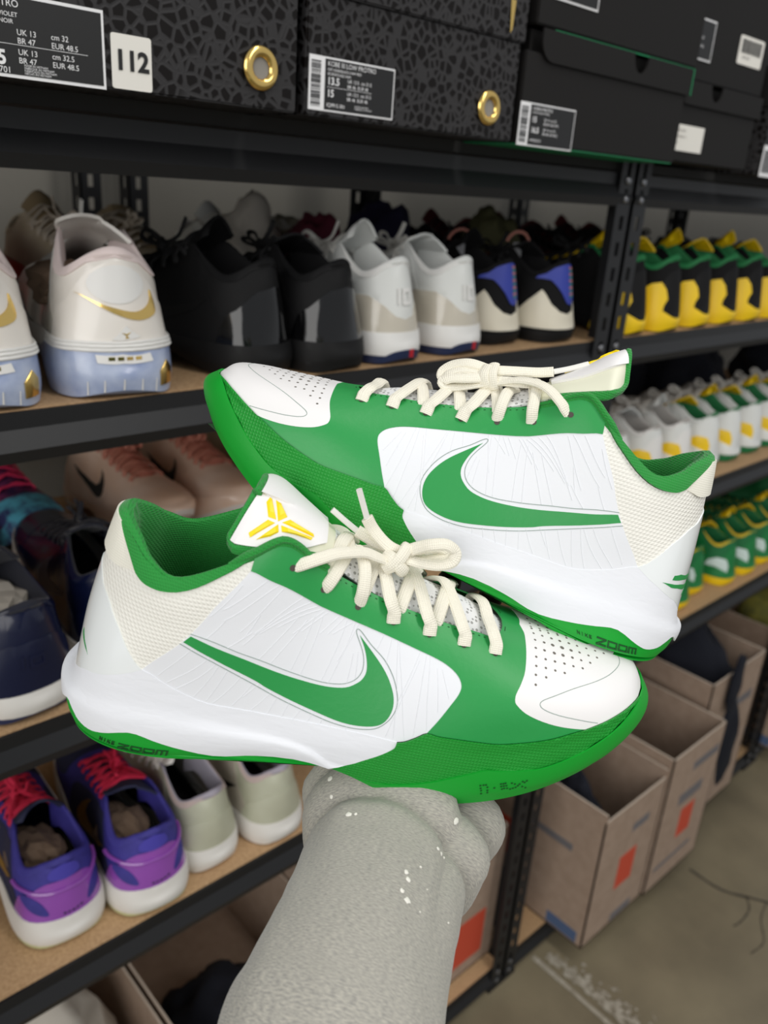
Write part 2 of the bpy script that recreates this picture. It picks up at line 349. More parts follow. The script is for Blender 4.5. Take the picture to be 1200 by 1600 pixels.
def drape(name, poly, off, foot, m, parent, thick=.4, su=.12, sk=.1, var=None, side=1):
    """a flat applique laid on the surface; u<0 continues round the heel onto the other side"""
    poly = [(float(a), float(b)) for a, b in poly]
    P, T3 = cdt([], [], su, sk, poly)
    t = [tuple(int(a) for a in f) for f in T3]
    sg = np.where(P[:, 0] < 0, -1, 1)*side; uu = np.abs(P[:, 0])
    def at(o):
        a = pos(uu, P[:, 1], np.full(len(P), o), foot, 1, var); b = pos(uu, P[:, 1], np.full(len(P), o), foot, -1, var)
        return np.where((sg > 0)[:, None], a, b)
    top, low = at(off), at(off-thick)
    cnt = {}
    for f in t:
        for a, b in ((f[0], f[1]), (f[1], f[2]), (f[2], f[0])): cnt[(a, b)] = 1
    F = list(t); n = len(P)
    F += [(b, a, a+n, b+n) for (a, b) in cnt if (b, a) not in cnt]
    return weld(obj(name, np.vstack([top, low]), F, m, parent))
def line_tube(name, uk, off, r, foot, m, parent, var=None, side=1):
    uk = np.array(uk); p = pos(uk[:, 0], uk[:, 1], np.full(len(uk), off), foot, side, var); n = [tuple(a) for a in (pos(uk[:, 0], uk[:, 1], np.full(len(uk), off+1), foot, side, var)-p)*1000]
    return sweep(p, r, r*.8, n, 5)
HC = {}
def hero_cdt():
    if 'h' not in HC:
        P, T3 = cdt(HERO_LINES, [], .11, .12, DOMAIN); HC['h'] = (P, T3, classify(P, T3, HERO_REG))
    return HC['h']
def lining(foot, m, parent, U1=6.9, var=None, seg=70, heel=11., front=3.6, floor=28, name='collar_lining', insole=None):
    """padded collar roll over the rim and the inside wall down to the insole; one strip from side to side round the heel"""
    us = np.linspace(-U1, U1, seg); V = []; F = []
    prof = [(0, -4.0), (-.1, -1.2), (.12, 1.6), (.4, 2.6), (.72, 1.6), (.92, -2), (1.0, -9), (1.0, -22), (.95, -40)]
    for u in us:
        s = 1 if u >= 0 else -1; a = abs(u); k = float(RIM(a)); v = var or ('L' if foot == 'R' else 'U')
        p = S(np.array([a]), np.array([k]), v, s)[0]; n = norm(np.array([a]), np.array([max(k-.35, 3.2)]), v, s)[0]; n = np.array([n[0], n[1], 0]); n /= np.linalg.norm(n)+1e-9
        th = heel+(front-heel)*min(1, (a/5.2))**.8; hh = th/7.
        for q, (t, z) in enumerate(prof):
            zz = p[2]+(z*min(1.6, max(.55, hh)) if z > -3 else z)
            if z < -3 and q > 3: zz = max(zz, floor+(8-q)*.5)
            off = 1.6-(t*th)
            V.append(((p[0]+n[0]*off)/1000, (p[1]+n[1]*off)*s*(-1 if foot == 'R' else 1)/1000, zz/1000))
    m_ = len(prof)
    for i in range(len(us)-1):
        for q in range(m_-1): F.append((i*m_+q, i*m_+q+1, (i+1)*m_+q+1, (i+1)*m_+q))
    o = weld(obj(name, V, F, m, parent))
    # insole
    V = []; F = []; n = 24
    for i in range(n):
        u = 14.5*i/(n-1); k = 1.6; q = S(np.array([u]), np.array([k]), var or ('L' if foot == 'R' else 'U'))[0]
        for b in (-.8, -.4, 0, .4, .8): V.append((max(q[0], 12)/1000, q[1]*b/1000, (floor+max(0, (q[0]-180)*.12)-3*(1-abs(b)))/1000))
    for i in range(n-1):
        for j in range(4): F.append((i*5+j, i*5+j+1, (i+1)*5+j+1, (i+1)*5+j))
    obj('insole', V, F, insole or m, parent)
    return o
def tpos(a, b, off, foot, var=None):
    var = var or ('L' if foot == 'R' else 'U'); a = np.asarray(a, float); b = np.asarray(b, float); e = .01
    p = T(a, b, var); n = np.cross(T(np.clip(a+e, 0, .985), b, var)-T(a-e, b, var), T(a, b+e, var)-T(a, b-e, var)); n *= np.sign(n[..., 2:3]+1e-9); n /= np.linalg.norm(n, axis=-1, keepdims=True)+1e-9
    p = p+n*np.asarray(off)[..., None]
    p[..., 1] *= (-1 if foot == 'R' else 1)
    return p/1000
def tpatch(name, a0, a1, b1, off, foot, m, parent, na=24, nb=14, thick=1.2, var=None, bshrink=None):
    A, B = np.meshgrid(np.linspace(a0, a1, na), np.linspace(-b1, b1, nb), indexing='ij')
    if bshrink: B = B*bshrink(A)
    t = tpos(A, B, np.full(A.shape, off), foot, var).reshape(-1, 3); l = tpos(A, B, np.full(A.shape, off-thick), foot, var).reshape(-1, 3); n = len(t)
    F = []
    for i in range(na-1):
        for j in range(nb-1):
            q = (i*nb+j, (i+1)*nb+j, (i+1)*nb+j+1, i*nb+j+1); F.append(q); F.append(tuple(x+n for x in q[::-1]))
    ring = [(i, 0) for i in range(na)]+[(na-1, j) for j in range(1, nb)]+[(i, nb-1) for i in range(na-2, -1, -1)]+[(0, j) for j in range(nb-2, 0, -1)]
    R = [i*nb+j for i, j in ring]
    for i in range(len(R)): a, b = R[i], R[(i+1) % len(R)]; F.append((a, b, b+n, a+n))
    return weld(obj(name, np.vstack([t, l]), F, m, parent))

# ------------------------------------------------------------------ materials of the pair in hand
GREEN = mat('green_synthetic', '#27984a', .42, bump=('noise', .004, .12))
SOLEG = mat('green_rubber', '#0aa52f', .5, bump=('noise', .0015, .08))
BANDG = mat('green_textured_foam', '#17992f', .5, bump=('grid', .0018, .4))
WHITE = mat('white_synthetic', '#eceef2', .45, bump=('noise', .002, .06))
MIDW = mat('white_wrinkled_foam', '#eff1f6', .5, bump=('wrinkle', .016, .35))
CAPW = mat('white_toe_leather', '#f1efee', .48, bump=('noise', .003, .04))
GLOSSW = mat('white_gloss_plastic', '#f2f6f6', .16, coat=.5)
MESHW = mat('cream_woven_mesh', '#f3f1e8', .7, bump=('weave', .0021, .3))
PADC = mat('cream_ribbed_fabric', '#f0eddf', .7, bump=('weave', .0012, .2))
TERRY = mat('green_knit_lining', '#1f8f35', .85, bump=('weave', .0013, .35), sheen=.2)
LACE = mat('cream_braided_lace', '#f6f1e0', .75, bump=('braid', .0020, .35))
AGLET = mat('clear_white_aglet', '#ecebe4', .3)
TMESH = mat('white_open_mesh', '#eeeeee', .7, bump=('holes', .0026, .4))
TCREAM = mat('pale_cream_tongue_film', '#e6e6cf', .45)
YELL = mat('yellow_raised_rubber', '#ffe00a', .4)
GREY = mat('grey_print_line', '#93a39b', .6)
HOLE = mat('dark_perforation', '#6f6a62', .9)
INK = mat('dark_green_lettering', '#06501c', .6)
EYE = mat('dark_eyelet', '#4c463f', .7)

def mids_off(Q):
    led = np.interp(Q[:, 0], [0, 2, 4.6, 5.1, 5.8, 6.3, 6.75, 7.2, 7.6], [1.25, 1.3, 1.36, 1.4, 1.36, 1.33, 1.22, .95, .4])
    d = led-Q[:, 1]; t = 1/(1+np.exp(-d*26)); rear = np.clip((3.2-Q[:, 0])/3, 0, 1)
    lip = np.exp(-((Q[:, 1]-led)/.06)**2)*.25
    return .9+1.7*t+lip+1.3*rear*np.clip((1.9-Q[:, 1])/.5, 0, 1)
def sole_off(Q): return .5+1.4*np.clip(Q[:, 1]/.45, 0, 1)+.7*np.clip((Q[:, 0]-12)/2, 0, 1)
def band_off(Q):
    top = np.interp(Q[:, 0], [p[0] for p in band_top], [p[1] for p in band_top]); d = top-Q[:, 1]
    return 1.0+1.3*np.exp(-(d/.16)**2)+.25*np.sin(d*26)*np.clip((Q[:, 0]-10)/1.5, 0, 1)
HOFF = dict(side_emblem=.75, forefoot_band=band_off, outsole=sole_off, midsole=mids_off, heel_counter=1.0, heel_pad=lambda Q: 2.4*np.clip((3.0-Q[:, 0])/1.6, .15, 1), collar_edge=2.0, collar_mesh=.3, side_panel=.55, toe_cap=1.0, vamp=.9)
HMAT = dict(side_emblem=GREEN, forefoot_band=BANDG, outsole=SOLEG, midsole=MIDW, heel_counter=GLOSSW, heel_pad=PADC, collar_edge=TERRY, collar_mesh=MESHW, side_panel=WHITE, toe_cap=CAPW, vamp=GREEN)
RIDGES = [[(5.73, 3.56), (4.98, 3.37)], [(5.96, 3.5), (5.58, 3.39), (5.0, 3.22)], [(6.05, 3.47), (5.32, 3.05)], [(6.48, 3.45), (5.6, 3.02)], [(6.63, 3.43), (5.63, 3.02)], [(6.77, 3.42), (5.69, 3.02)], [(6.84, 3.4), (6.01, 3.09)], [(6.92, 3.4), (6.33, 3.05)], [(7.24, 3.41), (6.87, 3.13)], [(7.35, 3.41), (7.03, 3.15)], [(7.52, 3.39), (7.13, 3.17)], [(6.42, 3.25), (5.77, 2.72)], [(6.59, 3.24), (6.0, 2.68)], [(6.74, 3.32), (6.41, 2.62)], [(6.91, 3.36), (6.62, 2.6)], [(7.42, 3.41), (7.06, 2.6)], [(7.59, 3.41), (7.2, 2.58)], [(7.66, 3.41), (7.3, 2.86)], [(7.59, 3.01), (7.56, 2.63)], [(7.68, 3.05), (7.71, 2.71)], [(8.19, 3.41), (8.07, 3.18)], [(8.35, 3.39), (8.26, 3.0)], [(8.47, 3.4), (8.49, 3.03), (8.57, 2.69)], [(8.5, 3.39), (8.56, 3.05), (8.73, 2.56), (8.93, 1.98)], [(8.93, 3.36), (8.62, 2.53)], [(9.06, 3.35), (9.03, 2.98), (9.05, 2.46), (9.08, 2.07)], [(9.13, 3.34), (9.18, 2.77), (9.31, 2.18)], [(8.93, 3.22), (8.68, 2.54), (8.55, 2.02)], [(8.61, 2.57), (8.71, 2.0)], [(5.79, 3.12), (5.42, 2.88)], [(5.67, 3.23), (5.4, 2.96)], [(4.48, 2.75), (3.97, 2.06)], [(4.81, 2.65), (4.15, 1.97)], [(4.97, 2.59), (4.35, 1.94)], [(5.04, 2.59), (4.69, 1.96)], [(5.21, 2.53), (4.93, 1.98)], [(5.5, 2.48), (5.06, 1.98)], [(5.75, 2.41), (5.44, 2.03)], [(5.03, 3.22), (4.72, 2.96)], [(5.56, 3.04), (5.13, 2.84)], [(5.87, 2.42), (5.61, 2.2)], [(6.15, 2.35), (5.83, 2.03)], [(6.28, 2.3), (6.16, 2.02)], [(6.54, 2.27), (6.45, 2.02)], [(6.81, 2.22), (6.68, 2.02)], [(7.05, 2.19), (6.97, 2.03)], [(7.26, 2.15), (7.23, 2.04)], [(7.76, 2.12), (7.75, 2.03)],
 [(9.3, 3.2), (9.45, 2.5)], [(9.4, 3.2), (9.62, 2.75)], [(5.3, 3.62), (4.75, 3.3)], [(7.0, 3.4), (6.5, 3.1)]]
BLADES = [[(.929, .097), (.916, .113), (.856, .477), (.897, .467), (.934, .213)], [(.896, .103), (.865, .127), (.801, .37), (.841, .503)], [(.893, .52), (.854, .547), (.931, .837), (.945, .777)], [(.835, .557), (.816, .693), (.848, .777), (.905, .853)], [(.816, .507), (.781, .41), (.662, .563), (.657, .63)], [(.816, .567), (.661, .653), (.666, .713), (.734, .68), (.8, .677)]]
SDOTS = [(10.71, .78), (10.77, .79), (10.82, .79), (10.74, .68), (10.87, .7), (10.77, .59), (10.9, .58), (10.8, .47), (10.92, .49), (11.02, .65), (11.12, .78), (11.17, .78), (11.21, .79), (11.15, .68), (11.2, .69), (11.25, .69), (11.19, .57), (11.23, .59), (11.29, .58), (11.36, .53), (11.41, .55), (11.46, .57), (11.49, .63), (11.41, .72), (11.34, .77), (11.51, .69), (11.59, .56), (11.6, .73), (11.63, .79), (11.67, .48), (11.55, .78)]
def uk_dots(name, pts, r, off, foot, m, parent, side=1, rscale=None):
    mb = MB()
    for i, (u, k) in enumerate(pts):
        rr = r*(rscale(u, k) if rscale else 1)
        p = pos(np.array([u]), np.array([k]), np.array([off]), foot, side)[0]; n = pos(np.array([u]), np.array([k]), np.array([off+1]), foot, side)[0]-p; n /= np.linalg.norm(n)
        q = Vector(n).to_track_quat('Z', 'Y').to_matrix(); V = [p]+[np.array(p)+np.array(q@Vector((rr*math.cos(a), rr*math.sin(a), 0))) for a in np.linspace(0, 2*math.pi, 9)[:-1]]
        mb.add(V, [(0, 1+j, 1+(j+1) % 8) for j in range(8)])
    return mb.build(name, m, parent, smooth=False)
def strokes(word):
    """wide square lettering: list of quads in a unit cell per letter"""
    t = .2; out = []
    for i, ch in enumerate(word):
        x = i*1.12; R = lambda a, b, c, d: out.append([(x+a, b), (x+c, b), (x+c, d), (x+a, d)])
        if ch == 'Z': R(0, 1-t, 1, 1); R(0, 0, 1, t); out.append([(x, t), (x+.3, t), (x+1, 1-t), (x+.7, 1-t)])
        elif ch == 'O': R(0, 0, t*.8, 1); R(1-t*.8, 0, 1, 1); R(t*.8, 1-t, 1-t*.8, 1); R(t*.8, 0, 1-t*.8, t)
        elif ch == 'M': R(0, 0, t*.8, 1); R(1-t*.8, 0, 1, 1); R(.42, 0, .58, 1-t); R(t*.8, 1-t, 1-t*.8, 1)
        elif ch == 'N': R(0, 0, .16, 1); R(.64, 0, .8, 1); out.append([(x+.16, 1), (x+.16, .7), (x+.64, 0), (x+.64, .3)])
        elif ch == 'I': R(.3, 0, .46, 1)
        elif ch == 'K': R(0, 0, .16, 1); out.append([(x+.16, .45), (x+.6, 1), (x+.8, 1), (x+.3, .4)]); out.append([(x+.25, .5), (x+.4, .62), (x+.82, 0), (x+.6, 0)])
        elif ch == 'E': R(0, 0, .16, 1); R(.16, 1-t, .75, 1); R(.16, 0, .75, t); R(.16, .41, .68, .58)
    return out, len(word)*1.12-.12
def sole_word(name, word, quad, foot, parent, off=2.2):
    """quad: (u,k) of top-left, top-right, bottom-right, bottom-left as read"""
    st, W = strokes(word); mb = MB(); tl_, tr_, br_, bl_ = [np.array(q) for q in quad]
    for q in st:
        uk = np.array([(1-y)*((1-x/W)*tl_+x/W*tr_)+y*0 + (0 if False else 0) if False else ((1-x/W)*(y*tl_+(1-y)*bl_)+(x/W)*(y*tr_+(1-y)*br_)) for x, y in q])
        p = pos(uk[:, 0], uk[:, 1], np.full(4, off), foot, 1); l = pos(uk[:, 0], uk[:, 1], np.full(4, off-.8), foot, 1)
        mb.add(list(p)+list(l), [(0, 1, 2, 3), (0, 4, 5, 1), (1, 5, 6, 2), (2, 6, 7, 3), (3, 7, 4, 0)])
    return weld(mb.build(name, INK, parent, smooth=False), 1e-7)
def lace_run(foot, i, side, over, m, seg=10, w=3.6, t=1.5, var=None):
    """from eyelet i on one side up over the throat and under the opposite eyestay, one eyelet further up"""
    u, k = eyelets[i]; fy = -1 if foot == 'R' else 1; j = i if i == 6 else i-1
    E0 = pos(np.array([u]), np.array([k]), np.array([1.3]), foot, side, var)[0]*1000
    E1 = pos(np.array([u-.02]), np.array([k+.16]), np.array([3.2]), foot, side, var)[0]*1000
    ue = u-.12; kk = float(RIM(ue)); ed = pos(np.array([ue]), np.array([kk]), np.array([4.2 if over else 3.4]), foot, side, var)[0]*1000
    uo = eyelets[j][0]+(.15 if i < 6 else -.25); ko = float(RIM(uo)); eo = pos(np.array([uo]), np.array([ko]), np.array([-.5]), foot, -side, var)[0]*1000
    x0, x1 = ed[0], eo[0]
    c = (TC[var or ('L' if foot == 'R' else 'U')]); zc = lambda x: np.interp(-x, -c[:, 0], c[:, 1])
    mid = []
    h = 4.6 if over else 3.0
    for f in (.3, .5, .7):
        x = x0+(x1-x0)*f; y = ed[1]+(eo[1]-ed[1])*f; b = y/20; mid.append(np.array([x, y, zc(x)-8*b*b+h]))
    eo2 = eo+np.array([-1.5, np.sign(eo[1])*2, -4.]); eo1 = eo+np.array([0, 0, 1.2])
    path = catmull([E0-np.array([0, 0, .6]), E0*.6+E1*.4, E1, ed]+mid+[eo1, eo2], 4); P = [p/1000 for p in path]
    n0 = np.array([0, side*fy*.75, .55]); n1 = np.array([0, -side*fy*.5, .85]); N = len(P)
    ups = [n0*(1-a)+np.array([0, 0, 1.])*a if a < 1 else np.array([0, 0, 1.])*(2-a)+n1*(a-1) for a in np.linspace(0, 1.9, N)]
    return sweep(P, w/1000, t/1000, ups, seg)
BOW_R = dict(
 l1=[(104.6, 26.6, 112.7), (109, 27.6, 115), (112.3, 27.5, 117), (118.8, 25.5, 119.8), (125.9, 22, 121.8), (133.8, 18, 122), (141.3, 14, 121.1), (147.8, 12, 118.8), (155, 9, 115.5)],
 l2=[(123.4, 25, 102.6), (125.6, 26.2, 107), (129, 22, 113.5), (132.8, 11, 117.5), (133.6, 0, 118.4), (132.2, -12, 116.5), (128.3, -20, 114), (121, -26, 110), (111, -27, 111)],
 l3=[(142.8, 25, 96.6), (143.2, 25, 105), (142.7, 20, 113), (141, 13, 117), (138, 4, 118)],
 knot=[(153, 12, 112.5), (156.5, 13, 116), (160, 11, 121), (162.6, 6, 124.4), (163, 1, 121), (160, 0, 115), (156, 3, 112)],
 knot2=[(152.5, 6, 118.5), (156, 11, 119), (160, 13, 116), (163.5, 11, 112.5), (160, 3, 110.5)],
 loop=[(160, 6, 120), (163.8, 6, 122.6), (168.6, 8, 126.8), (173.5, 10, 130.2), (180.6, 10, 131.7), (185.9, 10, 128.9), (185.5, 12, 124.1), (179.6, 12, 120.5), (171.2, 10, 118.7), (164, 8, 118.2), (159, 8, 116.5)],
 loop2=[(160, 4, 119), (164.9, 3, 121), (172.8, 2, 123.8), (180.3, 0, 124.5), (185.2, 0, 122.4), (181.8, 2, 119.8), (173.4, 4, 117.7), (164.7, 6, 116.5), (159, 6, 115)],
 end1=[(159.9, 4, 118.5), (153.8, 2, 120.1), (147.9, 0, 120.4), (143, -2, 121.6), (136.9, -4, 123.2)], ag1=[(136.9, -4, 123.2), (129.5, -5, 127.2), (122.1, -6, 131.5)],
 end2=[(159.6, 4, 119.8), (154.5, 4, 121.3), (149.5, 2, 123.6), (143.9, 0, 128), (139.6, 0, 133.4)], ag2=[(139.6, 0, 133.4), (136, 0, 140.5), (132.2, 0, 148)])
BOW_L = dict(
 l1=[(105.0, 26.6, 112.0), (110, 27.8, 115.4), (113.7, 27, 118.4), (122, 23, 122.8), (130.1, 18, 123.6), (139.2, 14, 121.6), (148.6, 10, 116.8), (154, 7, 114)],
 l2=[(124.4, 26, 102.6), (126.7, 26, 110.5), (127.5, 19, 119), (128, 10, 123.7), (127, -6, 123), (122, -20, 117), (113, -27, 112)],
 l3=[(142.8, 25, 96.6), (143.2, 25, 105), (142.7, 20, 112), (141, 12, 115), (138, 4, 116)],
 knot=[(157.5, 6, 123.4), (158.2, 11, 118), (155, 11, 112.8), (152, 5, 112), (153, 1, 117), (156, 2, 122)],
 knot2=[(154, 5, 125.4), (153.8, 11, 120), (150.3, 11, 113.5), (149, 5, 113), (150, 1, 118), (152, 2, 123)],
 loop=[(154, 4, 121), (158.4, 4, 121.8), (167.6, 4, 121.6), (175.7, 2, 118), (180.2, 2, 112.9), (179.5, 4, 109), (176.6, 6, 112.6), (169, 6, 117), (157.4, 6, 118.4), (153, 6, 118)],
 loop2=[(154, 9, 118), (156.8, 10, 117.1), (166.4, 12, 113.6), (174.4, 12, 110.8), (178.3, 12, 107.3), (174.9, 12, 105.6), (165.4, 10, 109.2), (156.2, 10, 113.6), (152, 9, 115)],
 end1=[(152, 6, 122), (150.8, 6, 122.9), (140.6, 4, 125.7), (129.1, 3, 128.9), (121.2, 3, 132)], ag1=[(121.2, 3, 132), (113, 2, 136.5), (104.2, 1, 142.1)],
 end2=[(152, 9, 117), (148.3, 10, 117.9), (142.6, 12, 119.5), (134.4, 13, 121.5), (128, 8, 123)])
def hero(foot, M, label, group):
    root = empty('sneaker', (0, 0, 0), 0, label, 'sneaker'); root.matrix_world = M
    if group: root['group'] = group
    P, T3, cl = hero_cdt(); fy = -1 if foot == 'R' else 1
    for i, (n, _) in enumerate(HERO_REG):
        t = T3[cl == i]
        if n in ('side_emblem', 'forefoot_band', 'side_panel'):
            for s in (1, -1):
                V, F = skin(P, t, HOFF[n], foot, (s,)); o = weld(obj(n, V, F, HMAT[n], root))
                if n == 'side_panel':
                    mb = MB()
                    for r in RIDGES:
                        rr = np.array(catmull(r, 7 if len(r) == 2 else 4)); inside = inpoly(rr, HERO_REG[0][1])
                        V, F, _u = line_tube('r', rr, .55, .00029, foot, None, None, side=s); mb.add(V, F)
                    mb.build('thread_ridge', WHITE, o)['kind'] = 'stuff'
                    V, F, _u = line_tube('l', SM(line_a, 3), .62, .00022, foot, None, None, side=s); obj('emblem_outline', V, F, GREY, o)
        else:
            V, F = skin(P, t, HOFF[n], foot, (1, -1))
            if n == 'outsole':
                V = list(V); us = np.linspace(0, 16, 90); a = pos(us, us*0, sole_off(np.stack([us, us*0], 1)), foot, 1); b = pos(us, us*0, sole_off(np.stack([us, us*0], 1)), foot, -1); n0 = len(V)
                for x, y in zip(a, b): V += [x, x*.5+y*.5, y]
                for q in range(89):
                    for e in (0, 1): f = (n0+q*3+e, n0+q*3+e+1, n0+q*3+4+e, n0+q*3+3+e); F.append(f if foot == 'L' else f[::-1])
            o = weld(obj(n, V, F, HMAT[n], root))
            if n == 'outsole':
                uk_dots('sole_dots', SDOTS, .0006, 2.25, foot, INK, o)['kind'] = 'stuff'
                if foot == 'R':
                    sole_word('sole_lettering', 'NIKE', [(2.88, .5), (3.28, .51), (3.25, .31), (2.84, .29)], foot, o); sole_word('sole_lettering', 'ZOOM', [(3.34, .5), (4.38, .54), (4.36, .26), (3.3, .2)], foot, o)
                else:
                    sole_word('sole_lettering', 'NIKE', [(4.36, .52), (3.99, .55), (3.95, .42), (4.32, .39)], foot, o); sole_word('sole_lettering', 'ZOOM', [(3.89, .6), (2.85, .56), (2.76, .3), (3.84, .28)], foot, o)
            if n == 'toe_cap':
                mb = MB()
                for s in (1, -1):
                    V, F, _u = line_tube('s', SM(seam, 4), .95, .00025, foot, None, None, side=s); mb.add(V, F)
                mb.build('toe_seam', GREY, o)
                for s in (1, -1): uk_dots('perforations', dots, .00095, 1.06, foot, HOLE, o, side=s, rscale=lambda u, k: .75+.6*math.exp(-((u-12.3)/.45)**2-((k-4.35)/.35)**2))['kind'] = 'stuff'
            if n == 'vamp':
                for s in (1, -1):
                    for e in eyelets: uk_dots('eyelet', [e], .0017, 1.0, foot, EYE, o, side=s)
                    q = [(u, float(RIM(u))-.07) for u in np.linspace(6.95, 10.3, 52)]+[(10.52, 4.07), (10.7, 4.25), (10.8, 4.5), (10.84, 4.8), (10.85, 5)]; mb = MB()
                    for a in range(0, len(q)-1, 2): V, F, _u = line_tube('s', [q[a], (q[a][0]*.4+q[a+1][0]*.6, q[a][1]*.4+q[a+1][1]*.6)], .95, .00025, foot, None, None, side=s); mb.add(V, F)
                    mb.build('stitching', INK, o)['kind'] = 'stuff'
            if n == 'heel_counter':
                if foot == 'L':
                    drape('heel_print', [(2.78, 2.06), (2.3, 2.19), (1.7, 2.34), (.85, 2.50), (.82, 2.44), (1.3, 2.33), (1.9, 2.22), (2.3, 2.12)], 1.15, foot, GREEN, o, .12); drape('heel_print', [(2.36, 2.25), (2.3, 2.35), (1.9, 2.47), (.9, 2.63), (.88, 2.57), (1.6, 2.44), (2.0, 2.34)], 1.15, foot, GREEN, o, .12); drape('heel_print', [(1.29, 2.22), (1.05, 2.33), (.9, 2.38), (.95, 2.3)], 1.15, foot, GREEN, o, .12)
                else: drape('heel_print', [(.95, 2.62), (1.28, 2.49), (1.56, 2.38), (1.76, 2.26), (1.69, 2.3), (1.35, 2.42), (.9, 2.56)], 1.15, foot, GREEN, o, .12)
    lining(foot, TERRY, root)
    # tongue
    tg = tpatch('tongue', 0, .72, 1, 0, foot, TMESH, root, 40, 16)
    tpatch('tongue_collar', .55, 1, 1, .5, foot, TCREAM, root, 30, 20, 2.2)
    tpatch('tongue_lining', .6, 1, .9, -2.4, foot, TERRY, root, 30, 20, 2.5)
    bs = (lambda A: .95-.42*np.clip((.74-A)/.16, 0, 1)**2) if foot == 'R' else (lambda A: .55-.2*np.clip((.74-A)/.16, 0, 1)**2)
    tp = tpatch('tongue_pad', .6, .985, 1, 2.0, foot, CAPW, root, 30, 20, 1.6, bshrink=bs)
    for b in BLADES:
        b = b if foot == 'R' else [(p, (q-.80)*.62) for p, q in b]
        c = np.array(b); c = np.array(sorted(c.tolist(), key=lambda p: math.atan2(p[1]-c[:, 1].mean(), (p[0]-c[:, 0].mean())*3)))
        c[:, 1] = np.clip(c[:, 1], -1, .98); m_ = c.mean(0); inn = m_+(c-m_)*.55; n = len(c)
        base = tpos(c[:, 0], c[:, 1], np.full(n, 1.6), foot); t1 = tpos(c[:, 0], c[:, 1], np.full(n, 2.35), foot); t2 = tpos(inn[:, 0], inn[:, 1], np.full(n, 3.1), foot)
        V = np.vstack([base, t1, t2]); F = [tuple(2*n+i for i in range(n))]
        for i in range(n): j = (i+1) % n; F += [(i, j, n+j, n+i), (n+i, n+j, 2*n+j, 2*n+i)]
        weld(obj('emblem_blade', V, F, YELL, tp, smooth=False))
    bb = [(a, -1.0) for a in np.linspace(.62, .97, 10)]+[(1.0, b) for b in np.linspace(-.95, .95, 14)]+[(a, 1.0) for a in np.linspace(.97, .62, 10)]
    bb = np.array(bb); pe = tpos(np.minimum(bb[:, 0], .995), bb[:, 1], np.full(len(bb), -.5), foot); V, F, UV = sweep(catmull(pe, 3), .0019, .0027, (-.4, 0, .9), 8); obj('tongue_edge', V, F, TERRY, root)
    # collar binding along the top of the eyestays
    for s in (1, -1):
        us = np.linspace(5.0, 6.95, 26); pe = pos(us, np.array([float(RIM(u)) for u in us]), np.linspace(.6, 1.0, 26), foot, s)+np.array([0, 0, .0008]); V, F, UV = sweep(pe, .0028, .0024, (0, 0, 1), 9, taper=lambda t: min(1, .35+4*t)*(1-.55*t)); obj('collar_binding', V, F, TERRY, root)
    # laces
    bow = BOW_R if foot == 'R' else BOW_L
    for i in range(2, 7):
        if i < 6: V, F, UV = lace_run(foot, i, -1, False, LACE); obj('lace', V, F, LACE, root, uv=UV)
        if i > 2: V, F, UV = lace_run(foot, i, 1, True, LACE); obj('lace', V, F, LACE, root, uv=UV)
    for k, pts in bow.items():
        p = [np.array((x, wv*fy, z))/1000 for x, wv, z in pts]; ag = k.startswith('ag'); kn = k.startswith('knot')
        n = len(catmull(p, 6)); up = (0, fy*.75, .65) if not kn else None
        path = catmull(p, 6)
        if kn: c = np.mean(p, 0); up = [q-c+np.array([0, 1e-5, 0]) for q in path]
        V, F, UV = sweep(path, .0016 if ag else .0033, .0014 if ag else .0017, up if kn else ((0, fy*.8, .6) if not k.startswith('l') else [np.array([0, fy*(.8-.5*a), .55+.4*a]) for a in np.linspace(0, 1, n)]), 10)
        obj('aglet' if ag else ('lace_bow' if k[0] in 'ke' or k.startswith('loop') else 'lace'), V, F, AGLET if ag else LACE, root, uv=UV)
    return root
MR = Matrix([(0.776649, 0.624403, 0.08329, .143846), (-0.608653, .7779, -.156246, .391881), (-.162352, .070653, .9842, -.267198+H), (0, 0, 0, 1)])
ML_ = Matrix([(-.594738, -.76238, .255077, .429577), (.773189, -.629336, -.078205, .19381), (.220151, .150711, .963753, -.248006+H), (0, 0, 0, 1)])

# ------------------------------------------------------------------ setting
def zz(z): return z+H
CONC = mat('polished_concrete', '#8d8269', .38, var=('#6b624f', 3.2, 10, .20), bump=('noise', .05, .12))
WALLM = mat('painted_wall', '#7d7a72', .8, bump=('noise', .01, .1))
STEEL = mat('black_powdercoat_steel', '#101114', .5, bump=('noise', .0012, .12))
BOLT = mat('zinc_bolt', '#8f9093', .35, 1)
BOARD = mat('particleboard', '#c2a079', .75, var=('#a5835d', 260, 3, .2), bump=('noise', .003, .15))
fl = MB(); fl.box(-6, 9, -7, 1.60, -.2, 0); floor = tag(fl.build('floor', CONC, smooth=False), kind='structure')
wl = MB(); wl.box(-6, 9, 1.60, 1.75, 0, 3.4); tag(wl.build('wall_back', WALLM, smooth=False), kind='structure')
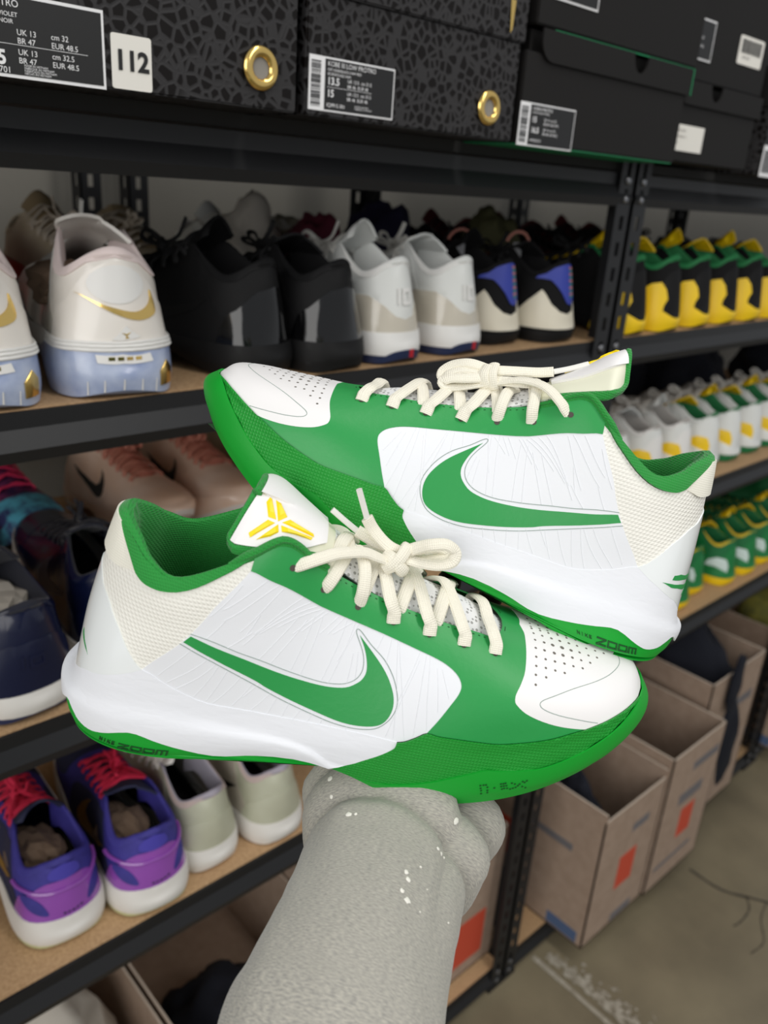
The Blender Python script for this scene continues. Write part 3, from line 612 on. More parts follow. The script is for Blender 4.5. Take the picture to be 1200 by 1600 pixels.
# floor saw-cut joint, crack and chalk line: shallow ribbons on the slab
def ribbon(name, pts, wd, m, z=.0012):
    P = [np.array(p, float) for p in pts]; V = []; F = []
    for i, p in enumerate(P):
        t = P[min(i+1, len(P)-1)]-P[max(i-1, 0)]; t /= np.linalg.norm(t); n = np.array([-t[1], t[0]])*wd/2*(1+.25*math.sin(i*2.3))
        V += [(p[0]+n[0], p[1]+n[1], z), (p[0]-n[0], p[1]-n[1], z)]
    for i in range(len(P)-1): F.append((2*i, 2*i+1, 2*i+3, 2*i+2))
    return obj(name, V, F, m, floor, smooth=False)
CRK = mat('floor_crack', '#4a443a', .9); CHALK = mat('chalk_residue', '#b5ae9f', .95, var=('#8d8473', 60, 4, .2))
ribbon('chalk_line', [(1.30, .74), (1.30, .70), (1.297, .60), (1.295, .50), (1.29, .40), (1.28, .2), (1.27, -.3)], .012, CHALK)
ribbon('floor_crack', catmull([(1.851, .642), (1.853, .55), (1.90, .47), (1.93, .40), (1.95, .3), (1.97, .1)], 4), .008, CRK)
ribbon('floor_crack', catmull([(1.885, .50), (1.85, .475), (1.80, .47), (1.765, .475)], 4), .004, CRK)
ribbon('floor_crack', catmull([(1.90, .455), (1.84, .44), (1.78, .405), (1.72, .41)], 4), .003, CRK)
bmD = MB()
for i in range(900):
    t = random.random(); d = abs(random.gauss(0, .04))*(.4+t)+.010; x = 1.31+d+.12*t*0; y = .72-1.0*t; r = random.uniform(.001, .008)*max(.3, 1-d*4)
    bmD.add([(x+r*math.cos(a), y+r*random.uniform(.6, 1.6)*math.sin(a), .0011+i*1e-6) for a in (0, 1.2, 2.4, 3.6, 5)], [(0, 1, 2, 3, 4)])
tag(bmD.build('floor_dust', CHALK, floor, smooth=False), kind='stuff')
DARKB = mat('dark_top_board', '#1b1a19', .8, bump=('noise', .003, .1))  # top shelf board, coloured darker than the boards below
# ------------------------------------------------------------------ boltless steel shelving
LEV = [.034, -.216, -.55, -.90, -1.60]
Y0, Y1 = .75, 1.36
def post_geo(corner_x, corner_y, sx, sy, z0, z1):
    """angle post with two flanges, each with a column of keyhole slots left open"""
    mb = MB(); t = .0025; wd = .038; pitch = .038
    def flange(along):
        def b(a0, a1, za, zb):
            if along == 'x': xa, xb = sorted((corner_x+sx*a0, corner_x+sx*a1)); ya, yb = sorted((corner_y, corner_y+sy*t)); mb.box(xa, xb, ya, yb, za, zb)
            else: ya, yb = sorted((corner_y+sy*a0, corner_y+sy*a1)); xa, xb = sorted((corner_x, corner_x+sx*t)); mb.box(xa, xb, ya, yb, za, zb)
        b(0, .014, z0, z1); b(.024, wd, z0, z1); z = z0
        while z < z1: b(.014, .024, z, min(z+.018, z1)); z += pitch
    flange('x'); flange('y'); return mb
def beam_x(x0, x1, y, ztop, s):
    """front or rear beam: upright lip, sloping bulge, return; s=-1 faces the aisle"""
    pr = [(.014, 0), (0, 0), (0, -.017), (.008, -.036), (.004, -.046), (-.012, -.046), (-.012, -.042), (-.002, -.040), (-.004, -.018), (-.004, -.004), (.014, -.004)]
    pr = [(.0, 0), (0, -.016), (.009, -.034), (.005, -.046), (-.013, -.046), (-.013, -.043), (0.001, -.042), (.004, -.034), (-.004, -.017), (-.004, 0)]
    V = [(x, y+s*a, ztop+z) for x in (x0, x1) for a, z in pr]; n = len(pr)
    F = [(i, (i+1) % n, n+(i+1) % n, n+i) for i in range(n)]+[tuple(range(n))[::-1], tuple(range(n, 2*n))]
    return V, F
def bolt_geo(x, y, z, r=.006):
    V = []; F = []
    for j, (rr, d) in enumerate(((r, 0), (r, .0016), (r*.6, .0034))):
        for i in range(10): a = i*math.pi/5; V.append((x+rr*math.cos(a), y-d, z+rr*math.sin(a)))
    for j in range(2):
        for i in range(10): F.append((j*10+i, j*10+(i+1) % 10, (j+1)*10+(i+1) % 10, (j+1)*10+i))
    F.append(tuple(range(20, 30))); return V, F
def shelving(x0, x1, label, tops=LEV):
    t = empty('shelving_unit', (x0, Y0, 0), 0, label, 'shelving', 'black steel shelving units')
    sh = lambda mb: MB().add([(a-x0, b-Y0, c) for a, b, c in mb.V], mb.F)
    for cx, sx in ((x0, 1), (x1, -1)):
        sh(post_geo(cx, Y0-.006, sx, 1, 0, H+.42)).build('post', STEEL, t, smooth=False); sh(post_geo(cx, Y1, sx, -1, 0, H+.42)).build('post', STEEL, t, smooth=False)
    for i, z in enumerate(tops):
        sh(MB().add(*beam_x(x0+.003, x1-.003, Y0, zz(z), -1))).build('beam', STEEL, t, smooth=False); sh(MB().add(*beam_x(x0+.003, x1-.003, Y1, zz(z), 1))).build('beam', STEEL, t, smooth=False)
        for xx in (x0+.004, x1-.004):
            sh(MB().box(xx-.002, xx+.002, Y0+.01, Y1-.01, zz(z)-.045, zz(z)-.004)).build('side_beam', STEEL, t, smooth=False)
        dz = .016 if i == 0 else .001
        sh(MB().box(x0+.006, x1-.006, Y0+.004, Y1-.004, zz(z)+dz-.013, zz(z)+dz)).build('shelf_board', BOARD if i else DARKB, t, smooth=False)
        for xx in (x0+.019, x1-.019):
            for d in (-.010, -.036): sh(MB().add(*bolt_geo(xx, Y0-.0062, zz(z)+d))).build('bolt', BOLT, t)
    for xx in (x0+.02, x1-.02): sh(MB().box(xx-.022, xx+.022, Y0-.008, Y0+.036, 0, .012)).build('foot_cap', STEEL, t, smooth=False)
    return t
shelving(-.04, 1.187, 'black steel shelving unit nearest on the left, with the white sneakers and purple sneakers')
shelving(1.192, 2.418, 'black steel shelving unit in the middle, holding rows of yellow, white and green sneakers')
shelving(2.424, 3.65, 'black steel shelving unit farthest right, its front post cut by the frame')
for x, lab in ((.655, 'slotted black upright by the wall, left of the two behind the white sneaker'), (.745, 'slotted black upright by the wall, right of the two behind the white sneaker'), (1.86, 'slotted black upright by the wall behind the blue and black sneakers')):
    tag(post_geo(x, 1.50, 1, 1, 0, 2.4).build('upright_rail', STEEL, smooth=False), lab, 'upright rail')

# ------------------------------------------------------------------ shoe boxes on the top shelf
BZ = LEV[0]+.016
CROC = mat('embossed_croc_board', '#0b0706', .5, bump=('cells', .0098, .25), spec=.2)
BLKB = mat('matt_black_board', '#12100f', .7, spec=.3, bump=('noise', .004, .06))
GRNB = mat('green_box_inside', '#07814f', .55)
LBLK = mat('black_label_print', '#131314', .5); LWHT = mat('white_label_paper', '#e9e9ea', .5)
GOLD = mat('polished_gold', '#ebc878', .2, 1); GREYIN = mat('grey_tissue', '#8d8983', .8)
PAPERW = mat('warm_white_paper', '#e6e3db', .6)
YB = .665
def yplane(V, y): return [(a, y-c, b) for a, b, c in V]
def print_text(parent, s, x, z, size, m, y, sx=1.0):
    V, F = text_mesh(s, size, bold=size*(.035 if size > .012 else .022 if size > .008 else 0)); V = [(a*sx+x, b+z, 0) for a, b, c in V]
    return obj('label_print', yplane(V, y), F, m, parent, smooth=False)
def card(parent, x0, x1, z0, z1, y, m, name='label_sticker', r=0):
    n = 4; V = []
    for cx, cz, a0 in ((x1-r, z1-r, 0), (x0+r, z1-r, 90), (x0+r, z0+r, 180), (x1-r, z0+r, 270)):
        for i in range(n if r else 1): a = math.radians(a0+90*i/(n-1)) if r else 0; V.append((cx+r*math.cos(a)*(1 if r else 0), y, cz+r*math.sin(a)*(1 if r else 0)))
    k = len(V); V += [(a, b+.0006, c) for a, b, c in V]
    F = [tuple(range(k))]+[(i, k+i, k+(i+1) % k, (i+1) % k) for i in range(k)]
    return weld(obj(name, V, F, m, parent, smooth=False), 1e-7)
def barcode(parent, x0, x1, z0, z1, y, vertical=True, m=None):
    mb = MB(); rr = random.Random(3); p = z0 if vertical else x0; e = z1 if vertical else x1
    while p < e-.001:
        wd = rr.choice((.0004, .0007, .0011))
        if vertical: mb.add([(x0, y, p), (x1, y, p), (x1, y, p+wd), (x0, y, p+wd)], [(0, 1, 2, 3)])
        else: mb.add([(p, y, z0), (p+wd, y, z0), (p+wd, y, z1), (p, y, z1)], [(0, 1, 2, 3)])
        p += wd+rr.choice((.0004, .0006, .001))
    return mb.build('barcode', m or LBLK, parent, smooth=False)
def grommet(parent, x, z, y, R=.0165, r=.0036):
    V = []; F = []
    for i in range(40):
        a = 2*math.pi*i/40
        for j in range(12): b = 2*math.pi*j/12; rr = R-r+r*math.cos(b)*1.25; V.append((x+rr*math.cos(a), y-.0015-r*.8*math.sin(b), z+rr*math.sin(a)))
    for i in range(40):
        for j in range(12): F.append((i*12+j, i*12+(j+1) % 12, ((i+1) % 40)*12+(j+1) % 12, ((i+1) % 40)*12+j))
    o = obj('grommet', V, F, GOLD, parent)
    V = [(x, y-.0004, z)]+[(x+(R-r)*math.cos(a), y-.0004, z+(R-r)*math.sin(a)) for a in np.linspace(0, 2*math.pi, 25)[:-1]]
    obj('grommet_hole', V, [(0, 1+i, 1+(i+1) % 24) for i in range(24)], GREYIN, o, smooth=False); return o
def rbox(parent, name, x0, x1, y0, y1, z0, z1, m, bev=.0015): return MB().box(x0, x1, y0, y1, z0, z1).build(name, m, parent, bevel=bev)
def shoebox(label, x0, x1, y0, z0, hb, m, hl=0, lidm=None, depth=.36, over=.003):
    t = empty('shoe_box', (0, 0, H), 0, label, 'shoe box', 'shoe boxes on the top shelf')
    rbox(t, 'box_body', x0+over, x1-over, y0+over, y0+depth, z0, z0+hb, m)
    if hl: rbox(t, 'lid', x0, x1, y0, y0+depth+.003, z0+hb-.028 if hl < .05 else z0+hb, z0+hb+hl, lidm or m)
    return t
b1 = shoebox('crocodile-pattern black shoe box with gold grommet and the white 112 sticker', .10, .4985, YB, BZ, .20, CROC)
yf = YB+.003-.0008
c = card(b1, .165, .3165, BZ-.001, BZ+.0515, yf, LWHT); card(c, .167, .3145, BZ+.0012, BZ+.0493, yf-.0003, LBLK, 'label_field')
for s, x, z, sz in (('KOBE III LOW PROTRO', .19, .0435, .0062), ('WHITE/BLACK-PERSIAN VIOLET', .197, .0375, .0040), ('BLANC/VIOLET PERSAN/NOIR', .197, .0332, .0040), ('UK 13', .252, .0268, .0052), ('cm 32', .276, .0272, .0052), ('BR 47', .252, .0215, .0052), ('EUR 48.5', .276, .0217, .0052), ('12.5', .222, .0075, .0125), ('UK 13', .252, .0145, .0052), ('cm 32.5', .276, .0148, .0052), ('BR 47', .252, .0092, .0052), ('EUR 48.5', .276, .0094, .0052), ('632 701', .228, .0022, .0056), ('MADE IN VIETNAM', .2555, .0075, .0020), ('FABRIQUE AU VIETNAM', .2555, .0058, .0020), ('FABRICADO EN VIETNAM', .2555, .0041, .0020), ('HECHO EN VIETNAM', .2555, .0024, .0020)): print_text(c, s, x, BZ+z-.0005, sz, LWHT, yf-.0006)
MB().box(.225, .303, yf-.0006, yf-.0005, BZ+.0199, BZ+.0202).build('label_rule', LWHT, c, smooth=False)
c = card(b1, .3215, .3545, BZ+.001, BZ+.0385, yf-.0004, PAPERW, 'number_sticker', .002); print_text(c, '112', .3236, BZ+.0145, .0190, LBLK, yf-.0010, 1.0)
V = [v.co.copy() for v in c.children[0].data.vertices]
grommet(b1, .456, BZ+.031, yf)
b2 = shoebox('crocodile-pattern black shoe box, second from left, with separate lid and gold grommet', .5025, .800, YB, BZ, .098, CROC, .075, CROC)
for ch in b2.children:
    if ch.name.startswith('lid'): pass
c = card(b2, .5085, .6125, BZ+.005, BZ+.0495, yf, LWHT); card(c, .5265, .611, BZ+.0065, BZ+.048, yf-.0003, LBLK, 'label_field'); barcode(c, .5105, .5215, BZ+.0085, BZ+.0465, yf-.0004)
for s, x, z, sz in (('KOBE III LOW PROTRO', .529, .0425, .0056), ('OFF NOIR/BLACK-UNIV RED', .529, .0385, .0032), ('NOIR/ROUGE UNIV', .529, .035, .0032), ('13.5', .529, .0275, .0085), ('15', .529, .0175, .0085), ('UK 12.5  cm 31.5', .553, .031, .0042), ('BR 46  EUR 48', .553, .0265, .0042), ('UK 12.5  cm 31.5', .553, .0205, .0042), ('BR 46  EUR 48', .553, .016, .0042), ('IQ9915 001', .529, .009, .0046), ('MADE IN VIETNAM', .563, .0115, .002), ('FABRIQUE AU VIETNAM', .563, .0095, .002)): print_text(c, s, x, BZ+z, sz, LWHT, yf-.0006)
MB().box(.529, .583, yf-.0006, yf-.0005, BZ+.0252, BZ+.0255).build('label_rule', LWHT, c, smooth=False)
grommet(b2, .7525, BZ+.030, yf)
g = MB(); g.add([(.768, YB-.001, BZ+.135), (.776, YB-.001, BZ+.135), (.7745, YB-.001, BZ+.108), (.7715, YB-.001, BZ+.104)], [(0, 1, 2, 3)]); g.build('gold_mark', GOLD, b2, smooth=False)
b3 = shoebox('plain black shoe box with green lining and a white-bordered label at its corner', .804, 1.158, YB, BZ, .094, BLKB)
MB().box(.812, 1.15, YB+.004, YB+.30, BZ-.0012, BZ-.0002).build('green_base', GRNB, b3, smooth=False)
# front flap of the lid: rounded lower left corner, finger notch cut in its upper edge
def flap(parent, x0, x1, z0, z1, y, m, notch, rad):
    P = [(x0, z1)]+[(x0+rad-rad*math.cos(a), z0+rad-rad*math.sin(a)) for a in np.linspace(0, math.pi/2, 7)]+[(x1, z0), (x1, z1)]
    P += [(notch+.017*math.cos(a), z1-.021*math.sin(a)) for a in np.linspace(0, math.pi, 11)]
    k = len(P); V = [(a, y, b) for a, b in P]+[(a, y+.0025, b) for a, b in P]
    tri = geometry.tessellate_polygon([[Vector((a, b, 0)) for a, b in P]])
    F = [tuple(f) for f in tri]+[tuple(i+k for i in f[::-1]) for f in tri]+[(i, (i+1) % k, k+(i+1) % k, k+i) for i in range(k)]
    return obj('lid_flap', V, F, m, parent, smooth=False)
flap(b3, .829, 1.160, BZ+.086, BZ+.118, YB-.0008, BLKB, 1.03, .022)
MB().box(.824, 1.162, YB+.014, YB+.34, BZ+.094, BZ+.1175).build('lid', BLKB, b3, smooth=False)
MB().box(.85, 1.162, YB-.0004, YB+.001, BZ+.1175, BZ+.1188).build('lid_edge', GRNB, b3, smooth=False); MB().box(1.1595, 1.1615, YB-.0012, YB+.003, BZ+.086, BZ+.1185).build('lid_edge', GRNB, b3, smooth=False)
c = card(b3, .807, .911, BZ-.002, BZ+.043, yf, LWHT); card(c, .8255, .9095, BZ-.0005, BZ+.0415, yf-.0003, LBLK, 'label_field'); barcode(c, .809, .8215, BZ+.001, BZ+.04, yf-.0004)
for s, x, z, sz in (('KOBE 8 PROTRO', .829, .036, .0048), ('BLACK/COURT PURPLE', .829, .0325, .003), ('15', .829, .0235, .0085), ('16.5', .829, .0125, .0085), ('UK 14  cm 33', .851, .026, .0042), ('BR 48  EUR 49.5', .851, .0215, .0042), ('UK 14  cm 33', .851, .0155, .0042), ('BR 48  EUR 49.5', .851, .011, .0042), ('HF9550 001', .829, .003, .0042)): print_text(c, s, x, BZ+z, sz, LWHT, yf-.0006)
t = shoebox('plain black shoe box lying on the green-edged box lid', .815, 1.172, YB-.001, BZ+.1205, .12, BLKB); c = card(t, .84, .925, BZ+.148, BZ+.19, YB+.0012, LWHT); card(c, .842, .923, BZ+.150, BZ+.188, YB+.0009, LBLK, 'label_field')
b4 = shoebox('faded black shoe box with a plain white sticker beside the green-edged box', 1.168, 1.40, YB+.012, BZ+.004, .084, BLKB)
flap(b4, 1.168, 1.402, BZ+.078, BZ+.108, YB+.0105, BLKB, 1.255, .004); MB().box(1.169, 1.402, YB+.026, YB+.34, BZ+.088, BZ+.106).build('lid', BLKB, b4, smooth=False)
yq = YB+.0142; c = card(b4, 1.15, 1.245, BZ+.018, BZ+.052, YB+.0138, PAPERW)
for i, (a, z) in enumerate(((1.163, .043), (1.163, .035), (1.163, .027))): print_text(c, ('STOCK ROOM', 'PAIR RETURN 13', '5X  32')[i], a, BZ+z, .0045, GREYIN, YB+.0132)
t = shoebox('black shoe box upright with a barcode sticker, top right near the frame edge', 1.172, 1.404, YB+.013, BZ+.1095, .13, BLKB)
c = card(t, 1.302, 1.378, BZ+.145, BZ+.182, YB+.0152, PAPERW, r=.003); barcode(c, 1.308, 1.372, BZ+.160, BZ+.178, YB+.0148, False); print_text(c, '00191 08 20', 1.315, BZ+.153, .0045, LBLK, YB+.0146)
c = card(t, 1.165, 1.225, BZ+.135, BZ+.185, YB+.0148, LWHT); card(c, 1.167, 1.223, BZ+.137, BZ+.183, YB+.0145, LBLK, 'label_field'); print_text(c, 'UK 14', 1.18, BZ+.16, .006, LWHT, YB+.0142); print_text(c, 'EUR 49.5', 1.18, BZ+.15, .005, LWHT, YB+.0142)
b5 = shoebox('dark crocodile-pattern shoe box far right with a barcode label at its foot', 1.44, 1.74, YB+.01, BZ, .10, CROC, .06, BLKB)
c = card(b5, 1.4445, 1.55, BZ-.002, BZ+.045, YB+.0122, LWHT); barcode(c, 1.448, 1.50, BZ+.004, BZ+.038, YB+.0118, False)
shoebox('dark shoe box stood behind the barcode box at the far right of the top shelf', 1.41, 1.80, YB+.20, BZ+.165, .12, BLKB)

# ------------------------------------------------------------------ cartons and clothes on the bottom shelf
CARD = mat('brown_cardboard', '#a58f7d', .8, var=('#988270', 40, 3, .2), bump=('noise', .004, .12))
CEDGE = mat('lit_cardboard_edge', '#cbbbaa', .8)  # light catching the top edges of the walls, painted as a paler cardboard
ORANGE = mat('orange_red_print', '#c4492f', .7); BLUEP = mat('slate_blue_print', '#4c5f80', .7); GREYP = mat('grey_print', '#6d6a6c', .7)
def carton(label, x0, x1, y0, y1, z0, z1, prints=(), flapdrop=0, frontcut=0):
    t = empty('cardboard_carton', (0, 0, H), 0, label, 'carton', 'open cardboard cartons'); w_ = .004
    rbox(t, 'base', x0, x1, y0, y1, z0, z0+.005, CARD, .0005)
    for nm, a in (('side_wall', (x0, x0+w_, y0, y1, z0, z1)), ('side_wall', (x1-w_, x1, y0, y1, z0, z1)), ('front_wall', (x0, x1, y0, y0+w_, z0, z1-frontcut)), ('rear_wall', (x0, x1, y1-w_, y1, z0, z1))):
        o = rbox(t, nm, *a, CARD, .0006)
        xa, xb, ya, yb, za, zb = a
        MB().box(xa, xb, ya, yb, zb, zb+.0008).build('wall_edge', CEDGE, o, smooth=False)
        if nm == 'front_wall':
            for (u0, u1, v0, v1, m) in prints:
                q = card(o, x0+(x1-x0)*u0, x0+(x1-x0)*u1, z0+(z1-z0)*v0, z0+(z1-z0)*v1, y0-.0005, m, 'print')
        if nm == 'side_wall' and xa == x0 and prints:
            yy = lambda s: y0+(y1-y0)*s
            for (u0, u1, v0, v1, m) in ((.05, .3, .02, .1, BLUEP), (.68, .95, .28, .55, ORANGE), (.2, .62, .62, .67, GREYP)):
                MB().box(x0-.0005, x0, yy(u0), yy(u1), z0+(z1-z0)*v0, z0+(z1-z0)*v1).build('print', m, o, smooth=False)
    return t
carton('open carton with pale lit side wall, nearest of the cartons in the aisle', 1.352, 1.60, .655, .99, -1.598, -1.215, ((.40, .68, .30, .55, ORANGE), (.52, .80, .70, .76, GREYP), (.45, .8, .02, .08, GREYP)), frontcut=.02)
carton('open carton second along the aisle, grey bars and orange stamp on its front', 1.606, 1.858, .648, .99, -1.598, -1.19, ((.42, .68, .30, .52, ORANGE), (.30, .75, .58, .66, GREYP), (.45, .95, .80, .86, GREYP), (.1, .8, .14, .17, GREYP)))
carton('open carton third along the aisle with dark cloth hanging over its front', 1.90, 2.20, .715, 1.06, -1.598, -1.14, ((.12, .42, .30, .62, ORANGE), (.5, .9, .7, .76, GREYP)))
carton('open carton beyond the far post at the lower right frame edge', 2.46, 2.78, .70, 1.05, -1.598, -1.20, ((.3, .6, .3, .55, ORANGE),))
carton('open carton beside the front post, orange square printed on its front', .80, 1.186, .785, 1.20, -1.598, -1.235, ((.52, .90, .10, .44, ORANGE), (.2, .4, .7, .8, GREYP)))
carton('open carton at lower left holding the navy clothes, left of the grey sleeve', .458, .795, .80, 1.25, -1.598, -1.335)
carton('open carton in the bottom left corner holding crumpled white cloth', .06, .450, .80, 1.25, -1.598, -1.335)
def cloth(label, loc, size, m, seed=0, rz=0, fold=.28, name='clothes_heap', cat='clothes', group=None, sub=4, fr=3.2, flat=-.35, facet=False):
    bm = bmesh.new(); bmesh.ops.create_icosphere(bm, subdivisions=sub, radius=1)
    for v in bm.verts:
        p = v.co.copy(); q = p*fr/2+Vector((seed*3.1, seed*1.7, 0)); n1 = noise.noise(q); n2 = 1-abs(noise.noise(q*2.1+Vector((5, 2, 1))))*2; n3 = 1-abs(noise.noise(q*4.3))*2
        v.co = p*(1+fold*(.8*n1+.55*n2*.6+.3*n3*.5))
        if v.co.z < flat: v.co.z = flat
    o = None
    me = bpy.data.meshes.new(name); bm.to_mesh(me); bm.free(); me.materials.append(m); me.polygons.foreach_set('use_smooth', [not facet]*len(me.polygons))
    zmin = min(v.co.z for v in me.vertices)
    for v in me.vertices: v.co = Vector((v.co.x*size[0], v.co.y*size[1], (v.co.z-zmin)*size[2]))
    o = link(name, me); o.location = (loc[0], loc[1], loc[2]+H); o.rotation_euler = (0, 0, rz)
    return tag(o, label, cat, group)
NAVY = mat('navy_jersey', '#0c101d', .9, bump=('weave', .0022, .3)); OFFW = mat('off_white_jersey', '#cfc8bc', .85, bump=('weave', .0022, .3)); BLACKC = mat('black_fleece', '#121316', .95, bump=('noise', .003, .5))
cloth('navy clothes heaped in the carton left of the sleeve', (.60, .95, -1.592), (.125, .115, .13), NAVY, 1, fr=5)
cloth('crumpled off-white shirts in the bottom left carton', (.25, 1.02, -1.592), (.145, .165, .21), OFFW, 2, fold=.34, fr=5)
cloth('black clothes in the carton beside the front post', (.98, .98, -1.592), (.17, .17, .235), BLACKC, 3)
cloth('dark navy clothes inside the nearest aisle carton', (1.414, .775, -1.592), (.044, .088, .285), NAVY, 4)
cloth('black clothes in the bottom of the second aisle carton', (1.73, .82, -1.592), (.1, .15, .14), BLACKC, 9)
cloth('dark navy clothes piled over the rim of the third aisle carton', (2.04, .86, -1.592), (.13, .15, .34), NAVY, 5, fold=.35)
cloth('navy sleeve draped down the front of the third aisle carton', (2.0, .702, -1.255), (.026, .011, .085), NAVY, 6, fold=.3, flat=-2)
cloth('olive green clothes overflowing the carton beyond the far post', (2.62, .87, -1.592), (.105, .12, .31), mat('olive_cotton', '#5f6132', .85, var=('#8a8433', 25, 2, .2)), 7, fold=.35)
cloth('small black cloth bag on the board under the nearest aisle carton', (1.275, .87, -1.598), (.05, .07, .10), BLACKC, 8, cat='cloth bag', name='cloth_bag')

# ------------------------------------------------------------------ sneakers on the shelves: one prototype per kind and foot, copied
def poly_line(pts): return pts
def kz(u, z, var='L'):
    """k of the point at height z (mm) on the wall at station u"""
    kk = np.linspace(0, 3.8, 381); h = S(np.full(381, float(u)), kk, var)[:, 2]; i = int(np.argmax(h >= z)); return float(kk[i]) if h[-1] > z else 3.8
def Zp(pts): return [(u, kz(abs(u), z)) for u, z in pts]
def style_regions(st):
    R = []; Ls = []; zo, zm = st.get('zo', 8), st.get('zm', 26)
    so = []; smid = []
    for u in np.linspace(0, 16, 33):
        t = min(1, max(0, (u-5)/4)); kb = kz(u, zo) if u < 9 else .2
        so.append((float(u), max(.15, kb*(1-t)+.22*t) if u < 11 else .22+(u-11)*.16))
        smid.append((float(u), kz(u, zm)*(1-t)+(1.93 if u < 12 else 1.93+(u-12)*.03)*t))
    km = smid[0][1]
    patch = st.get('patch'); Ls += [so, smid]
    if patch: R.append(('heel_patch', patch)); Ls.append(patch+[patch[0]])
    R.append(('outsole', [(0, -.01)]+so+[(16, -.01)]))
    R.append(('midsole', [(0, -.01)]+smid+[(16, -.01)]))
    if st.get('counter', True):
        kt = st.get('kc', 3.42); ct = [(4.0, smid[8][1]), (3.6, max(km+.25, smid[7][1]+.1)), (3.05, km+(kt-km)*.45), (2.5, km+(kt-km)*.72), (1.6, km+(kt-km)*.93), (0, kt)]
        ct = st.get('ctop') or SM(ct, 2)
        R.append(('heel_counter', [(0, .5)]+[(7.2, .5)]+ct)); Ls.append(ct)
    R.append(('collar_edge', SM(collar_low, 1)[::-1]+[(1.8, 3.83), (0, 3.86), (0, 4.05), (5.56, 4.05)])); Ls += [SM(collar_low, 1)+[], [(2.72, 3.71), (1.8, 3.83), (0, 3.86)]]
    if st.get('quarter', True): R.append(('side_panel', [(3.5, 1.2), (3.61, 2.1)]+SM(q_rear, 1)[1:]+SM(q_top, 1)[1:]+[(9.33, 1.5)])); Ls += [SM(q_rear, 1), SM(q_top, 1)]
    if st.get('cap', True): R.append(('toe_cap', SM(cap_edge, 1)+[(12.9, 1.9), (16, 1.9), (16, 5.1), (10.96, 5.1)])); Ls.append(SM(cap_edge, 1))
    R.append(('upper', [(-1, -1), (17, -1), (17, 6), (-1, 6)]))
    return R, Ls
SOFF = dict(heel_patch=1.5, outsole=2.2, midsole=2.6, heel_counter=1.3, collar_edge=1.6, side_panel=.7, toe_cap=.9, upper=.3)
BACK_SWOOSH = None
CUR = [(7.7, 3.2), (7.86, 2.95), (7.8, 2.7), (7.4, 2.55), (6.6, 2.57), (5.6, 2.7), (4.6, 2.95), (5.2, 2.6), (6.2, 2.38), (7.2, 2.22), (7.9, 2.16), (8.4, 2.24), (8.55, 2.5), (8.35, 2.85), (8.0, 3.1)]
PROTO = {}
def proto(name, st, foot, full=True):
    key = (name, foot)
    if key in PROTO: return PROTO[key]
    root = bpy.data.objects.new('sneaker', None); COL.objects.link(root); root.empty_display_size = .05
    M_ = st['m']; su, sk = (.3, .28) if full else (.5, .42)
    regs, Ls = style_regions(st); P, T3 = cdt(Ls, [], su, sk, DOMAIN); cl = classify(P, T3, regs)
    def part(n, V, F, m, parent=root, **k): return obj(n, V, F, m, parent, **k)
    for i, (n, _) in enumerate(regs):
        t = T3[cl == i]
        if not len(t): continue
        if n in ('side_panel',) or (n == 'heel_patch'):
            for s in (1, -1):
                V, F = skin(P, t, SOFF[n], foot, (s,), depth=1.4); weld(part(n, V, F, M_.get(n, M_['upper'])))
        else:
            V, F = skin(P, t, SOFF[n], foot, (1, -1), depth=1.4)
            if n == 'outsole':
                V = list(V); us = np.linspace(0, 16, 40); a = pos(us, us*0, us*0+2.2, foot, 1); b = pos(us, us*0, us*0+2.2, foot, -1); n0 = len(V)
                for x, y in zip(a, b): V += [x, y]
                for q in range(39): f = (n0+q*2, n0+q*2+1, n0+q*2+3, n0+q*2+2); F.append(f if foot == 'L' else f[::-1])
            weld(part(n, V, F, M_.get(n, M_['upper'])))
    lining(foot, M_.get('lining', M_['collar_edge']), root, seg=40, insole=M_.get('insole'))
    tpatch('tongue', 0, .97, 1, .8, foot, M_.get('tongue', M_['upper']), root, 22, 9, 3.0)
    lm = M_['lace']
    for i in range(1, 7):
        for s in (1, -1):
            V, F, UV = lace_run(foot, i, s, s > 0, lm, seg=6, w=st.get('lw', 3.4), t=1.6); part('lace', V, F, lm, uv=UV)
    fy = -1 if foot == 'R' else 1
    for k, pts in BOW_R.items():
        if k in ('l2', 'l3', 'ag1', 'ag2') and not full: continue
        q = catmull([np.array((x, wv*fy, z))/1000 for x, wv, z in pts], 3); V, F, UV = sweep(q, .003, .0016, (0, fy*.7, .6), 6); part('lace_bow' if k[0] in 'kea' or k.startswith('loop') else 'lace', V, F, lm, uv=UV)
    if 'emblem' in M_:
        for s in (1, -1): drape('side_emblem', CUR, 1.3, foot, M_['emblem'], root, .5, .3, .25, side=s)
    if st.get('extra'): st['extra'](root, foot)
    sx, sy, sz = st.get('scale', (1.03, 1.05, 1.05))
    for c in root.children_recursive:
        if c.type == 'MESH':
            for v in c.data.vertices:
                x = v.co.x; f = min(1, max(0, (x-.05)/.11)); f = f*f*(3-2*f); wy = sy+(min(sy, 1.03)-sy)*f; v.co = (x*sx, v.co.y*wy, v.co.z*sz)
    zb = min((v.co.z for c in root.children for v in c.data.vertices))
    for c in root.children_recursive:
        c.data.transform(Matrix.Translation((-.31*sx/2, 0, -zb)))
    PROTO[key] = [root, False]
    return PROTO[key]
def copy_tree(o, parent=None):
    c = o.copy(); COL.objects.link(c); c.parent = parent
    for ch in o.children: copy_tree(ch, c)
    return c
